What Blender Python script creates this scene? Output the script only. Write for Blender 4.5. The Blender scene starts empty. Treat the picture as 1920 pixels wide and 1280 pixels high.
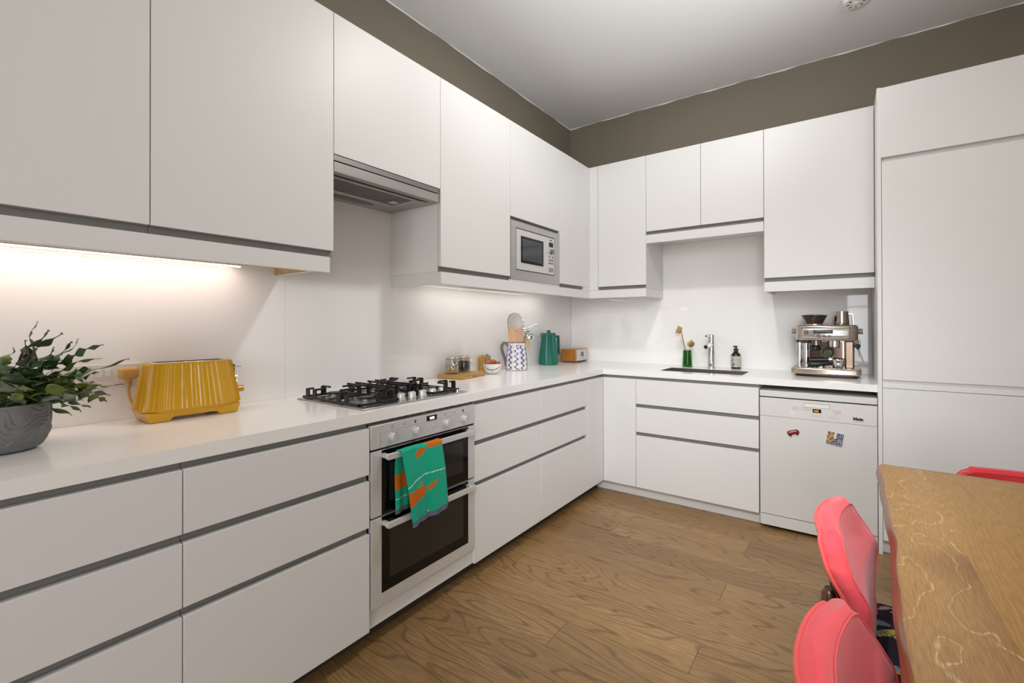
import bpy, math, random
from mathutils import Vector, Matrix
random.seed(7)
S = bpy.context.scene
COL = S.collection
PI = math.pi
# ---------------------------------------------------------------- camera
cd = bpy.data.cameras.new('camera'); cam = bpy.data.objects.new('camera', cd); COL.objects.link(cam)
F_PX, U0, V0 = 851.90, 987.63, 604.57
cd.sensor_width = 36.0; cd.sensor_fit = 'HORIZONTAL'; cd.lens = F_PX/1920*36
cd.shift_x = -(U0-960)/1920; cd.shift_y = -(640-V0)/1920
cd.clip_start = .02
yaw, pit, rol = math.radians(34.883), math.radians(.2217), math.radians(-.1091)
Fw = Vector((-math.sin(yaw)*math.cos(pit), math.cos(yaw)*math.cos(pit), math.sin(pit)))
Rw = Vector((math.cos(yaw), math.sin(yaw), 0)); Uw = Rw.cross(Fw)
R2 = Rw*math.cos(rol)+Uw*math.sin(rol); U2 = Uw*math.cos(rol)-Rw*math.sin(rol)
M = Matrix((R2, U2, -Fw)).transposed().to_4x4(); M.translation = (2.1109, -1.08506, 1.25601)
cam.matrix_world = M
S.camera = cam
# ---------------------------------------------------------------- render look
S.view_settings.view_transform = 'Standard'; S.view_settings.look = 'None'
S.view_settings.gamma = 1; S.view_settings.use_curve_mapping = False
S.view_settings.exposure = 0.27
S.cycles.use_denoising = True
S.cycles.max_bounces = 10; S.cycles.diffuse_bounces = 6; S.cycles.glossy_bounces = 5
S.cycles.transmission_bounces = 8; S.cycles.transparent_max_bounces = 32; S.cycles.caustics_reflective = False; S.cycles.caustics_refractive = False
S.cycles.sample_clamp_indirect = 6
# ---------------------------------------------------------------- world
w = bpy.data.worlds.new('world'); S.world = w; w.use_nodes = True
bg = w.node_tree.nodes['Background']; bg.inputs[0].default_value = (1, .97, .93, 1); bg.inputs[1].default_value = 1.3
# ---------------------------------------------------------------- room and window sizes, daylight through the windows
XR, YF, YW, ZC = 4.7, -6.6, 2.6646, 3.09
def daylight(name, loc, rot, sx, sy, power, col=(.965, .985, 1)):
    l = bpy.data.lights.new(name, 'AREA'); l.shape = 'RECTANGLE'; l.size = sx; l.size_y = sy
    l.energy = power; l.color = col
    o = bpy.data.objects.new(name, l); COL.objects.link(o); o.location = loc; o.rotation_euler = rot
    return o
WF = [(2.14, 3.25, .06, 2.7), (3.35, 4.6, .06, 2.7)]     # openings in the front wall: x0,x1,z0,z1
WR = [(-4.2, -1.6, .75, 2.45)]                                                        # unseen opening added in the right wall as side fill: y0,y1,z0,z1
for i, (a, b, c, d) in enumerate(WF):
    daylight('window_daylight', ((a+b)/2, YF-.02, (c+d)/2), (PI/2, 0, 0), b-a-.06, d-c-.06, 17*(b-a)*(d-c))
for (a, b, c, d) in WR:
    daylight('window_daylight', (XR+.02, (a+b)/2, (c+d)/2), (PI/2, 0, PI/2), b-a-.06, d-c-.06, 3*(b-a)*(d-c))  # side fill from the added right-wall opening

# added spot ahead of the camera, out of view, standing in for bounced flash
def add_fill(loc, aim, power, cone, blend, soft=.12):
    l = bpy.data.lights.new('fill_spot', 'SPOT'); l.energy = power; l.spot_size = math.radians(cone); l.spot_blend = blend; l.shadow_soft_size = soft
    l.color = (.94, .975, 1)
    o = bpy.data.objects.new('fill_spot', l); COL.objects.link(o); o.location = loc
    o.rotation_euler = (Vector(aim)-Vector(loc)).to_track_quat('-Z', 'Y').to_euler()
add_fill((2.0, .55, 2.35), (1.55, 1.0, 3.09), 60, 140, .9)
# second spot, added high beside the camera to brighten the far corner
add_fill((2.25, -.95, 2.1), (1.25, 2.2, .05), 178, 64, 1.0, .42)
# unseen fill light added under the ceiling, without a fixture
l = bpy.data.lights.new('ceiling_fill', 'AREA'); l.shape = 'DISK'; l.size = .16; l.energy = 18; l.color = (1, .97, .92)
o = bpy.data.objects.new('ceiling_fill', l); COL.objects.link(o); o.location = (1.5, .8, 3.085)

# ================================================================= materials
def nt(m): return m.node_tree.nodes, m.node_tree.links
def mat(name, col, rough=.5, metal=0, spec=.5, coat=0, bump=None, vary=None, emit=None, trans=0, ior=1.45, sheen=0):
    m = bpy.data.materials.new(name); m.use_nodes = True; n, l = nt(m); b = n['Principled BSDF']
    b.inputs['Base Color'].default_value = (*col, 1); b.inputs['Roughness'].default_value = rough
    b.inputs['Metallic'].default_value = metal; b.inputs['Specular IOR Level'].default_value = spec
    b.inputs['Coat Weight'].default_value = coat; b.inputs['Coat Roughness'].default_value = .05
    b.inputs['Transmission Weight'].default_value = trans; b.inputs['IOR'].default_value = ior
    b.inputs['Sheen Weight'].default_value = sheen
    if emit: b.inputs['Emission Color'].default_value = (*emit[0], 1); b.inputs['Emission Strength'].default_value = emit[1]
    if bump or vary:
        tc = n.new('ShaderNodeTexCoord'); mp = n.new('ShaderNodeMapping'); l.new(tc.outputs['Object'], mp.inputs[0])
    if vary:                                    # (scale, amount, stretch)
        sc, am, st = vary; mp.inputs['Scale'].default_value = st
        no = n.new('ShaderNodeTexNoise'); no.inputs['Scale'].default_value = sc; no.inputs['Detail'].default_value = 4
        l.new(mp.outputs[0], no.inputs['Vector'])
        mr = n.new('ShaderNodeMapRange'); mr.inputs['From Min'].default_value = .25; mr.inputs['From Max'].default_value = .75
        mr.inputs['To Min'].default_value = 1-am; mr.inputs['To Max'].default_value = 1+am
        l.new(no.outputs['Fac'], mr.inputs[0])
        mx = n.new('ShaderNodeVectorMath'); mx.operation = 'SCALE'; mx.inputs[0].default_value = col
        l.new(mr.outputs[0], mx.inputs['Scale']); l.new(mx.outputs[0], b.inputs['Base Color'])
    if bump:                                    # (scale, strength, distance)
        no2 = n.new('ShaderNodeTexNoise'); no2.inputs['Scale'].default_value = bump[0]; no2.inputs['Detail'].default_value = 3
        l.new(mp.outputs[0], no2.inputs['Vector'])
        bp = n.new('ShaderNodeBump'); bp.inputs['Strength'].default_value = bump[1]; bp.inputs['Distance'].default_value = bump[2]
        l.new(no2.outputs['Fac'], bp.inputs['Height']); l.new(bp.outputs[0], b.inputs['Normal'])
    return m
def vcol_mat(name, rough=.5, spec=.5, coat=0, bump=None, sheen=0):
    m = mat(name, (.5, .5, .5), rough, 0, spec, coat, bump, sheen=sheen); n, l = nt(m)
    a = n.new('ShaderNodeAttribute'); a.attribute_name = 'col'; l.new(a.outputs['Color'], n['Principled BSDF'].inputs['Base Color'])
    return m
def wood(name, c1, c2, line, stretch, freq, rough=.4, rnd=True, linew=.35, scale=1.0, bump=.15, axis='X', fine=.5, coat=0, patch=.25, finek=1.0, detail=2.2):
    """contour lines of a stretched noise read as cathedral grain; fine streaks on top"""
    m = bpy.data.materials.new(name); m.use_nodes = True; n, l = nt(m); b = n['Principled BSDF']
    b.inputs['Roughness'].default_value = rough; b.inputs['Coat Weight'].default_value = coat; b.inputs['Coat Roughness'].default_value = .15
    tc = n.new('ShaderNodeTexCoord'); mp = n.new('ShaderNodeMapping'); l.new(tc.outputs['Object'], mp.inputs[0])
    s = {'X': (1/stretch, 1, 1), 'Y': (1, 1/stretch, 1), 'Z': (1, 1, 1/stretch)}[axis]
    mp.inputs['Scale'].default_value = [q*scale for q in s]
    oi = n.new('ShaderNodeObjectInfo'); rv = n.new('ShaderNodeMath'); rv.operation = 'MULTIPLY'; rv.inputs[1].default_value = 37.0 if rnd else 0
    l.new(oi.outputs['Random'], rv.inputs[0])
    no = n.new('ShaderNodeTexNoise'); no.noise_dimensions = '4D'; no.inputs['Scale'].default_value = 3.2; no.inputs['Detail'].default_value = detail
    no.inputs['Roughness'].default_value = .45
    l.new(mp.outputs[0], no.inputs['Vector']); l.new(rv.outputs[0], no.inputs['W'])
    mu = n.new('ShaderNodeMath'); mu.operation = 'MULTIPLY'; mu.inputs[1].default_value = freq; l.new(no.outputs['Fac'], mu.inputs[0])
    pp = n.new('ShaderNodeMath'); pp.operation = 'PINGPONG'; pp.inputs[1].default_value = 1; l.new(mu.outputs[0], pp.inputs[0])
    rp = n.new('ShaderNodeMapRange'); rp.inputs['From Min'].default_value = 0; rp.inputs['From Max'].default_value = linew
    rp.inputs['To Min'].default_value = 1; rp.inputs['To Max'].default_value = 0; rp.interpolation_type = 'SMOOTHSTEP'
    l.new(pp.outputs[0], rp.inputs[0])
    # fine pores
    mp2 = n.new('ShaderNodeMapping'); l.new(tc.outputs['Object'], mp2.inputs[0]); k = 46*scale
    k *= finek; mp2.inputs['Scale'].default_value = {'X': (k/14, k, k), 'Y': (k, k/14, k), 'Z': (k, k, k/14)}[axis]
    nf = n.new('ShaderNodeTexNoise'); nf.noise_dimensions = '4D'; nf.inputs['Scale'].default_value = 2.2; nf.inputs['Detail'].default_value = 4
    l.new(mp2.outputs[0], nf.inputs['Vector']); l.new(rv.outputs[0], nf.inputs['W'])
    # tone patches
    np_ = n.new('ShaderNodeTexNoise'); np_.noise_dimensions = '4D'; np_.inputs['Scale'].default_value = 1.7; np_.inputs['Detail'].default_value = 2
    l.new(mp.outputs[0], np_.inputs['Vector']); rv2 = n.new('ShaderNodeMath'); rv2.operation = 'ADD'; rv2.inputs[1].default_value = 5; l.new(rv.outputs[0], rv2.inputs[0]); l.new(rv2.outputs[0], np_.inputs['W'])
    mixt = n.new('ShaderNodeMix'); mixt.data_type = 'RGBA'; mixt.inputs['A'].default_value = (*c1, 1); mixt.inputs['B'].default_value = (*c2, 1)
    mrp = n.new('ShaderNodeMapRange'); mrp.inputs['From Min'].default_value = .5-patch; mrp.inputs['From Max'].default_value = .5+patch; l.new(np_.outputs['Fac'], mrp.inputs[0])
    l.new(mrp.outputs[0], mixt.inputs['Factor'])
    mixl = n.new('ShaderNodeMix'); mixl.data_type = 'RGBA'; mixl.inputs['B'].default_value = (*line, 1); l.new(mixt.outputs['Result'], mixl.inputs['A'])
    # the lines fade in and out
    lm = n.new('ShaderNodeMath'); lm.operation = 'MULTIPLY'; l.new(rp.outputs[0], lm.inputs[0])
    mr3 = n.new('ShaderNodeMapRange'); mr3.inputs['From Min'].default_value = .35; mr3.inputs['From Max'].default_value = .62
    mr3.inputs['To Min'].default_value = .15; mr3.inputs['To Max'].default_value = .85; l.new(nf.outputs['Fac'], mr3.inputs[0]); l.new(mr3.outputs[0], lm.inputs[1])
    l.new(lm.outputs[0], mixl.inputs['Factor'])
    mr = n.new('ShaderNodeMapRange'); mr.inputs['From Min'].default_value = .3; mr.inputs['From Max'].default_value = .7
    mr.inputs['To Min'].default_value = 1-.35*fine; mr.inputs['To Max'].default_value = 1+.25*fine; l.new(nf.outputs['Fac'], mr.inputs[0])
    vm = n.new('ShaderNodeVectorMath'); vm.operation = 'SCALE'; l.new(mixl.outputs['Result'], vm.inputs[0]); l.new(mr.outputs[0], vm.inputs['Scale'])
    last = vm
    if rnd:
        mr2 = n.new('ShaderNodeMapRange'); mr2.inputs['To Min'].default_value = .90; mr2.inputs['To Max'].default_value = 1.10; l.new(oi.outputs['Random'], mr2.inputs[0])
        v2 = n.new('ShaderNodeVectorMath'); v2.operation = 'SCALE'; l.new(vm.outputs[0], v2.inputs[0]); l.new(mr2.outputs[0], v2.inputs['Scale']); last = v2
    l.new(last.outputs[0], b.inputs['Base Color'])
    bp = n.new('ShaderNodeBump'); bp.inputs['Strength'].default_value = bump; bp.inputs['Distance'].default_value = .002; l.new(nf.outputs['Fac'], bp.inputs['Height'])
    l.new(bp.outputs[0], b.inputs['Normal'])
    return m
def brushed(name, col, rough=.3, axis=(1, 60, 60), amount=.12):
    m = mat(name, col, rough, 1, vary=(6, amount, axis)); return m

W_FRONT = mat('white_lacquer', (.73, .725, .72), .42, bump=(90, .03, .0006))
W_CARC = mat('white_melamine', (.70, .695, .685), .5)
W_TOP = mat('white_quartz', (.86, .85, .835), .16, vary=(160, .015, (1, 1, 1)))
W_GLASS = mat('white_back_painted_glass', (.86, .85, .84), .035, spec=.55)
W_GLOSS = mat('white_gloss_panel', (.78, .775, .765), .10)
GREY_RAIL = mat('grey_aluminium_rail', (.20, .198, .192), .5, .1)
DARK = mat('dark_gap', (.02, .02, .02), .8)
BLACK = mat('black_plastic', (.012, .012, .013), .35)
BLACKGLOSS = mat('black_glass', (.004, .004, .005), .05, spec=.4)
OVENPANE = mat('smoked_oven_glass', (.022, .022, .021), .08, spec=.5)
IRON = mat('cast_iron', (.010, .010, .011), .42, bump=(260, .15, .0005))
STEEL = brushed('brushed_steel', (.62, .61, .60), .32, (60, 1, 60), .08)
STEEL_D = mat('grey_steel', (.36, .35, .34), .38, .9)
STEELSAT = mat('satin_silver_fascia', (.66, .655, .65), .36, .35)
CHROME = mat('chrome', (.78, .78, .78), .06, 1)
SINKM = brushed('sink_steel', (.20, .18, .165), .3, (60, 1, 60), .1)
TAUPE = mat('taupe_wall_paint', (.185, .160, .122), .75, bump=(120, .06, .001), vary=(3, .04, (1, 1, 1)))
CEIL = mat('white_ceiling_paint', (.80, .80, .80), .85, bump=(60, .05, .001))
PLASTER = mat('pale_wall_paint', (.76, .75, .73), .8)
WHITEPL = mat('white_plastic', (.75, .75, .73), .35)
CREAMPL = mat('pale_socket_plastic', (.72, .68, .66), .3)
YEL = mat('mustard_yellow_plastic', (.55, .295, .008), .22, coat=.3)
TANPL = mat('tan_rubber', (.56, .33, .085), .5)
GREENK = mat('dark_green_plastic', (.008, .125, .092), .28)
FLOORW = wood('oak_floor', (.235, .134, .052), (.345, .208, .088), (.10, .052, .02), 6.5, 70, .40, True, .34, 1.15, .15, fine=.8, finek=1.6)
TABLEW = wood('walnut_slab', (.19, .088, .024), (.36, .195, .062), (.62, .42, .20), 1.7, 21, .42, False, .09, 1.5, .15, 'Y', .8, 0, .09, 2.4, 3.4)
TABLEW2 = wood('walnut_board', (.33, .175, .045), (.52, .31, .095), (.255, .130, .036), 5.5, 90, .42, True, .42, 1.3, .15, 'Y', .8, 0, .12, 2.4, 2.6)
TABLEE = wood('walnut_slab_edge', (.16, .062, .022), (.26, .11, .04), (.36, .19, .08), 5, 14, .38, False, .3, 1.2, .3, 'Y', .8, .25)
CHAIRW = wood('dark_chair_wood', (.085, .034, .010), (.15, .066, .018), (.03, .012, .005), 6, 16, .3, False, .4, 2.5, .1, 'Z', .6, .3)
OAKLIGHT = wood('pale_board_wood', (.47, .28, .11), (.60, .38, .17), (.30, .16, .06), 6, 14, .45, False, .35, 4, .1, 'Y', .5)
OLIVEW = wood('olive_board_wood', (.33, .17, .035), (.50, .29, .075), (.16, .075, .02), 5, 22, .45, False, .35, 5, .1, 'Y', .6)
SPOONW = wood('beech', (.58, .37, .17), (.68, .47, .25), (.45, .26, .11), 6, 9, .5, False, .3, 8, .1, 'Z', .4)
RADIOW = wood('cherry_veneer', (.36, .125, .022), (.46, .18, .035), (.22, .07, .012), 6, 16, .3, False, .35, 5, .05, 'Z', .5, .3)
LED = mat('warm_led_diffuser', (1, .9, .75), .5, emit=((1, .80, .66), 9))
CLEARG = mat('clear_glass', (1, 1, 1), .01, trans=1, ior=1.45)
GREENG = mat('green_glass', (.16, .62, .07), .03, trans=.92, ior=1.4)
SMOKEG = mat('smoked_hopper_plastic', (.10, .05, .035), .08, trans=.45)
PINK = mat('coral_pink_fabric', (.80, .085, .105), .9, sheen=.2, bump=(420, .35, .0012), vary=(5, .10, (1, 1, 1)))
PINKP = mat('coral_piping', (.80, .11, .105), .85, sheen=.1, bump=(500, .3, .001))
REDSHADE = mat('shaded_red_fabric', (.50, .018, .025), .85, sheen=.3, bump=(420, .35, .0012), vary=(5, .08, (1, 1, 1)))  # coral fabric with shadow put into its deeper red
LEAF = mat("dark_blue_green_leaf", (.042, .082, .034), .45, vary=(9, .45, (1, 1, 1)))
LEAF2 = mat("bright_green_leaf", (.085, .125, .012), .45, vary=(9, .35, (1, 1, 1)))
LEAF3 = mat("grey_green_leaf", (.10, .12, .078), .5, vary=(9, .3, (1, 1, 1)))
SOIL = mat('potting_soil', (.02, .012, .008), .9, bump=(150, .8, .005))
POTM = mat('grey_stoneware', (.16, .163, .168), .7, bump=(300, .25, .0008))
TINTSTEEL = mat('reflection_tinted_steel', (.60, .50, .42), .24, .95, vary=(5, .10, (1, 1, 40)))  # warm reflections of the room put into the steel's base colour
BEANS = mat('coffee_beans', (.11, .035, .012), .4, bump=(160, 1, .006))

def thin_glass(name, tint, gloss=.06):
    m = bpy.data.materials.new(name); m.use_nodes = True; n, l = nt(m); n.remove(n['Principled BSDF']); out = n['Material Output']
    t = n.new('ShaderNodeBsdfTransparent'); t.inputs[0].default_value = (*tint, 1); g = n.new('ShaderNodeBsdfGlossy'); g.inputs['Roughness'].default_value = .03
    lw = n.new('ShaderNodeLayerWeight'); lw.inputs['Blend'].default_value = .25
    fr = n.new('ShaderNodeMapRange'); fr.inputs['To Min'].default_value = .03; fr.inputs['To Max'].default_value = .45; l.new(lw.outputs['Facing'], fr.inputs[0]); mx = n.new('ShaderNodeMixShader')
    l.new(fr.outputs[0], mx.inputs[0]); l.new(t.outputs[0], mx.inputs[1]); l.new(g.outputs[0], mx.inputs[2]); l.new(mx.outputs[0], out.inputs[0]); return m
CLEARG = thin_glass('clear_glass', (.93, .95, .94)); GREENG = thin_glass('green_glass', (.22, .66, .10))

# ================================================================= helpers
ROOT = {}
class MB:
    def __init__(s): s.v = []; s.f = []; s.c = None
    def box(s, a, b, m=None):
        x0, y0, z0 = a; x1, y1, z1 = b
        x0, x1 = sorted((x0, x1)); y0, y1 = sorted((y0, y1)); z0, z1 = sorted((z0, z1))
        n = len(s.v); P = [(x, y, z) for z in (z0, z1) for x, y in ((x0, y0), (x1, y0), (x1, y1), (x0, y1))]
        if m: P = [tuple(m @ Vector(p)) for p in P]
        s.v += P
        s.f += [tuple(n+i for i in q) for q in ((3, 2, 1, 0), (4, 5, 6, 7), (0, 1, 5, 4), (1, 2, 6, 5), (2, 3, 7, 6), (3, 0, 4, 7))]
        return s
    def prism(s, poly, z0, z1, m=None):
        """poly: counter-clockwise (x, y) list"""
        n = len(s.v); k = len(poly)
        P = [(x, y, z0) for x, y in poly]+[(x, y, z1) for x, y in poly]
        if m: P = [tuple(m @ Vector(p)) for p in P]
        s.v += P; s.f.append(tuple(n+k-1-i for i in range(k))); s.f.append(tuple(n+k+i for i in range(k)))
        for i in range(k): j = (i+1) % k; s.f.append((n+i, n+j, n+k+j, n+k+i))
        return s
    def lathe(s, prof, c=(0, 0, 0), seg=40, m=None, rmod=None, cap=True):
        """prof: list of (r, z) from bottom to top"""
        n = len(s.v); c = Vector(c)
        for r, z in prof:
            for i in range(seg):
                a = 2*PI*i/seg; rr = r*(rmod(a, z) if rmod else 1)
                p = Vector((rr*math.cos(a), rr*math.sin(a), z))
                if m: p = m @ p
                s.v.append(tuple(p+c))
        for j in range(len(prof)-1):
            for i in range(seg):
                k = (i+1) % seg; a = n+j*seg
                s.f.append((a+i, a+k, a+seg+k, a+seg+i))
        if cap:
            if prof[0][0] > 1e-6: s.f.append(tuple(n+seg-1-i for i in range(seg)))
            if prof[-1][0] > 1e-6: s.f.append(tuple(n+(len(prof)-1)*seg+i for i in range(seg)))
        return s
    def tube(s, path, r, seg=10, closed=False, flat=1.0, up=None):
        P = [Vector(p) for p in path]; n = len(s.v); k = len(P); rr = r if isinstance(r, (list, tuple)) else [r]*k
        prev = None
        for i, p in enumerate(P):
            if closed: t = P[(i+1) % k]-P[i-1]
            else: t = P[min(i+1, k-1)]-P[max(i-1, 0)]
            t.normalize()
            if prev is None:
                a = Vector(up) if up else (Vector((0, 0, 1)) if abs(t.z) < .9 else Vector((1, 0, 0)))
                u = (a-t*a.dot(t)).normalized()
            else: u = (prev-t*prev.dot(t)).normalized()
            prev = u; w_ = t.cross(u)
            for j in range(seg):
                a = 2*PI*j/seg; s.v.append(tuple(p+u*math.cos(a)*rr[i]*flat+w_*math.sin(a)*rr[i]))
        for i in range(k if closed else k-1):
            i2 = (i+1) % k
            for j in range(seg):
                j2 = (j+1) % seg; s.f.append((n+i*seg+j, n+i*seg+j2, n+i2*seg+j2, n+i2*seg+j))
        if not closed:
            s.f.append(tuple(n+seg-1-j for j in range(seg))); s.f.append(tuple(n+(k-1)*seg+j for j in range(seg)))
        return s
    def cyl(s, a, b, r, seg=24, r2=None): return s.tube([a, b], [r, r if r2 is None else r2], seg)
    def ball(s, c, r, seg=16, rings=10, sc=(1, 1, 1)):
        pr = [(max(1e-5, math.sin(PI*i/rings))*r, -math.cos(PI*i/rings)*r) for i in range(rings+1)]
        return s.lathe(pr, c, seg, Matrix.Diagonal((*sc, 1)), cap=True)
    def grid(s, fn, nu, nv, cu=False):
        """fn(i/nu, j/nv) -> point"""
        n = len(s.v); W = nu if cu else nu+1
        for j in range(nv+1):
            for i in range(W): s.v.append(tuple(fn(i/nu, j/nv)))
        for j in range(nv):
            for i in range(nu):
                i2 = (i+1) % W if cu else i+1
                s.f.append((n+j*W+i, n+j*W+i2, n+(j+1)*W+i2, n+(j+1)*W+i))
        return s
    def build(s, name, m, parent=None, label=None, bev=0, smooth=True, local=False, sub=0, solid=0, ang=35, seg=2, colors=None, kind=None):
        me = bpy.data.meshes.new(name); V = s.v
        if parent is not None and not local:
            inv = ROOT[parent.name].inverted(); V = [tuple(inv @ Vector(p)) for p in V]
        me.from_pydata(V, [], s.f); me.validate()
        o = bpy.data.objects.new(name, me); COL.objects.link(o)
        if isinstance(m, (list, tuple)):
            for q in m: me.materials.append(q)
        else: me.materials.append(m)
        if smooth:
            me.polygons.foreach_set('use_smooth', [True]*len(me.polygons)); me.set_sharp_from_angle(angle=math.radians(ang))
        if colors:
            at = me.color_attributes.new('col', 'FLOAT_COLOR', 'POINT')
            for i, c in enumerate(colors): at.data[i].color = (*c, 1)
        if solid:
            q = o.modifiers.new('solid', 'SOLIDIFY'); q.thickness = solid; q.offset = 0
        if bev:
            q = o.modifiers.new('bevel', 'BEVEL'); q.width = bev; q.segments = seg; q.limit_method = 'ANGLE'; q.angle_limit = math.radians(40)
        if sub:
            q = o.modifiers.new('sub', 'SUBSURF'); q.levels = sub; q.render_levels = sub
        if parent is not None:
            o.parent = parent; ROOT[o.name] = ROOT[parent.name]
        else: ROOT[o.name] = Matrix.Identity(4)
        if label: o['label'] = label
        if kind: o['kind'] = kind
        return o
def thing(name, label, cat, loc=(0, 0, 0), rz=0, group=None):
    o = bpy.data.objects.new(name, None); COL.objects.link(o); o.empty_display_size = .05
    o.location = loc; o.rotation_euler = (0, 0, rz); o['label'] = label; o['category'] = cat
    if group: o['group'] = group
    ROOT[o.name] = Matrix.Translation(loc) @ Matrix.Rotation(rz, 4, 'Z'); return o
def tag(o, label, cat, group=None):
    o['label'] = label; o['category'] = cat
    if group: o['group'] = group
    return o
def copy_tree(o, parent=None):
    c = o.copy(); COL.objects.link(c)
    if parent is not None: c.parent = parent
    for ch in [q for q in KIDS.get(o.name, [])]: copy_tree(ch, c)
    return c
KIDS = {}
def index_kids():
    KIDS.clear()
    for o in bpy.data.objects:
        if o.parent: KIDS.setdefault(o.parent.name, []).append(o)
def struct(o): o['kind'] = 'structure'; return o
def text_mb(txt, size, fn, depth=.0006, align='LEFT', bold=0):
    """fn maps (x, y, out) in the plane of the writing to a point"""
    c = bpy.data.curves.new('writing', 'FONT'); c.body = txt; c.size = size; c.extrude = depth; c.align_x = align; c.offset = bold; c.resolution_u = 3
    o = bpy.data.objects.new('writing_tmp', c); COL.objects.link(o)
    bpy.context.view_layer.update()
    me = o.to_mesh(); b = MB(); b.v = [tuple(fn(*v.co)) for v in me.vertices]; b.f = [tuple(p.vertices) for p in me.polygons]
    o.to_mesh_clear(); bpy.data.objects.remove(o); bpy.data.curves.remove(c); return b
XL, YB, XU, YU = .62, 2.0616, .403, 2.262       # front planes: left base run, back base run, left wall units, back wall units
mapL = lambda a, d, z: (d, a, z)                # left run: along y, out = x
mapB = lambda a, d, z: (a, YW-d, z)             # back run: along x, out = -y
DB = YW-YB; DUB = YW-YU                         # out distances of the back fronts
def rb(b, mp, a0, a1, d0, d1, z0, z1): return b.box(mp(a0, d0, z0), mp(a1, d1, z1))

# ================================================================= room shell
def wall_with_holes(name, m, fixed, out, a0, a1, holes, axis):
    """a wall slab standing at fixed..out, pierced by holes (a0, a1, z0, z1)"""
    b = MB()
    def bx(p0, p1, z0, z1):
        if p1-p0 < 1e-4 or z1-z0 < 1e-4: return
        if axis == 'x': b.box((p0, fixed, z0), (p1, out, z1))
        else: b.box((fixed, p0, z0), (out, p1, z1))
    cur = a0
    for (h0, h1, z0, z1) in holes:
        bx(cur, h0, 0, ZC); bx(h0, h1, 0, z0); bx(h0, h1, z1, ZC); cur = h1
    bx(cur, a1, 0, ZC)
    return struct(b.build(name, m, smooth=False))
floor = struct(MB().box((-.15, YF-.15, -.12), (XR+.15, YW+.15, -.012)).build('floor', DARK, smooth=False))
ROOT['floor'] = Matrix.Identity(4)
struct(MB().box((-.15, YF-.15, ZC), (XR+.15, YW+.15, ZC+.12)).build('ceiling', CEIL, smooth=False))
struct(MB().box((-.12, YF-.12, 0), (0, YW+.12, ZC)).build('wall_left', TAUPE, smooth=False))
struct(MB().box((0, YW, 0), (XR, YW+.12, ZC)).build('wall_back', TAUPE, smooth=False))
wall_with_holes('wall_front', PLASTER, YF, YF-.12, 0, XR, WF, 'x')
wall_with_holes('wall_right', PLASTER, XR, XR+.12, YF, YW, WR, 'y')
# the uneven paint line where the ceiling meets the walls
b = MB()
b.grid(lambda u, v: (.0015+v*.003, YF+u*(YW-YF), ZC-.0005-(1-v)*.004*(1+.6*math.sin(u*90)+.4*math.sin(u*213))), 160, 1)
b.grid(lambda u, v: (u*XR, YW-.0015-v*.003, ZC-.0005-(1-v)*.004*(1+.6*math.sin(u*70+1)+.4*math.sin(u*171))), 130, 1)
struct(b.build('trim_1', CEIL))
for i, (a, c, z0, z1) in enumerate(WF):
    b = MB(); t = .05
    for (p, q, r, s_) in ((a, a+t, z0, z1), (c-t, c, z0, z1), (a, c, z0, z0+t), (a, c, z1-t, z1), ((a+c)/2-.02, (a+c)/2+.02, z0, z1), (a, c, (z0+z1)/2+.25, (z0+z1)/2+.28)):
        b.box((p, YF+.0, r), (q, YF+.05, s_))
    struct(b.build('window_%d' % (i+1), WHITEPL, bev=.004))
a, c, z0, z1 = WR[0]; b = MB()
for (p, q, r, s_) in ((a, a+.05, z0, z1), (c-.05, c, z0, z1), (a, c, z0, z0+.05), (a, c, z1-.05, z1), (a+.85, a+.89, z0, z1), (a+1.7, a+1.74, z0, z1)):
    b.box((XR-.05, p, r), (XR, q, s_))
struct(b.build('window_3', WHITEPL, bev=.004))  # frame of the opening added for side fill
# floor planks: every plank an object of the floor
PW, PL = .1735, 1.92
b = MB(); b.box((-PL/2+.0007, -PW/2+.0006, -.012), (PL/2-.0007, PW/2-.0006, 0))
pm = b.build('plank', FLOORW, floor, bev=.0012, seg=1, smooth=False, local=True); mesh_p = pm.data
bpy.data.objects.remove(pm)
rows = {}
y0 = .59
k0 = math.floor((YF-y0)/PW); k1 = math.ceil((YW-y0)/PW)
ends = {-1: 1.149, 0: 1.648, 3: 1.643, 6: 1.663, 2: .5, 1: 2.6, 4: .25, 5: .95, -2: .45, -3: 1.9, -4: 1.15}
def clip_mesh(x0, x1, y_, y2):
    q = MB(); q.box((x0, y_, -.012), (x1, y2, 0)); return q
for k in range(k0, k1):
    ya = y0+k*PW; yc = ya+PW/2
    e = ends.get(k, random.uniform(0, PL)); e = e-PL*math.ceil(e/PL)
    while e < XR:
        xa, xb = max(e, 0), min(e+PL, XR); yb0, yb1 = max(ya, YF), min(ya+PW, YW)
        if xb-xa > .02 and yb1-yb0 > .02:
            if xb-xa < PL-.001 or yb1-yb0 < PW-.001:
                q = MB(); q.box((-(xb-xa)/2+.0007, -(yb1-yb0)/2+.0006, -.012), ((xb-xa)/2-.0007, (yb1-yb0)/2-.0006, 0))
                o = q.build('plank', FLOORW, floor, smooth=False, local=True)
            else:
                o = bpy.data.objects.new('plank', mesh_p); COL.objects.link(o); o.parent = floor
            o.location = ((xa+xb)/2, (yb0+yb1)/2, 0)
        e += PL

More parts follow.
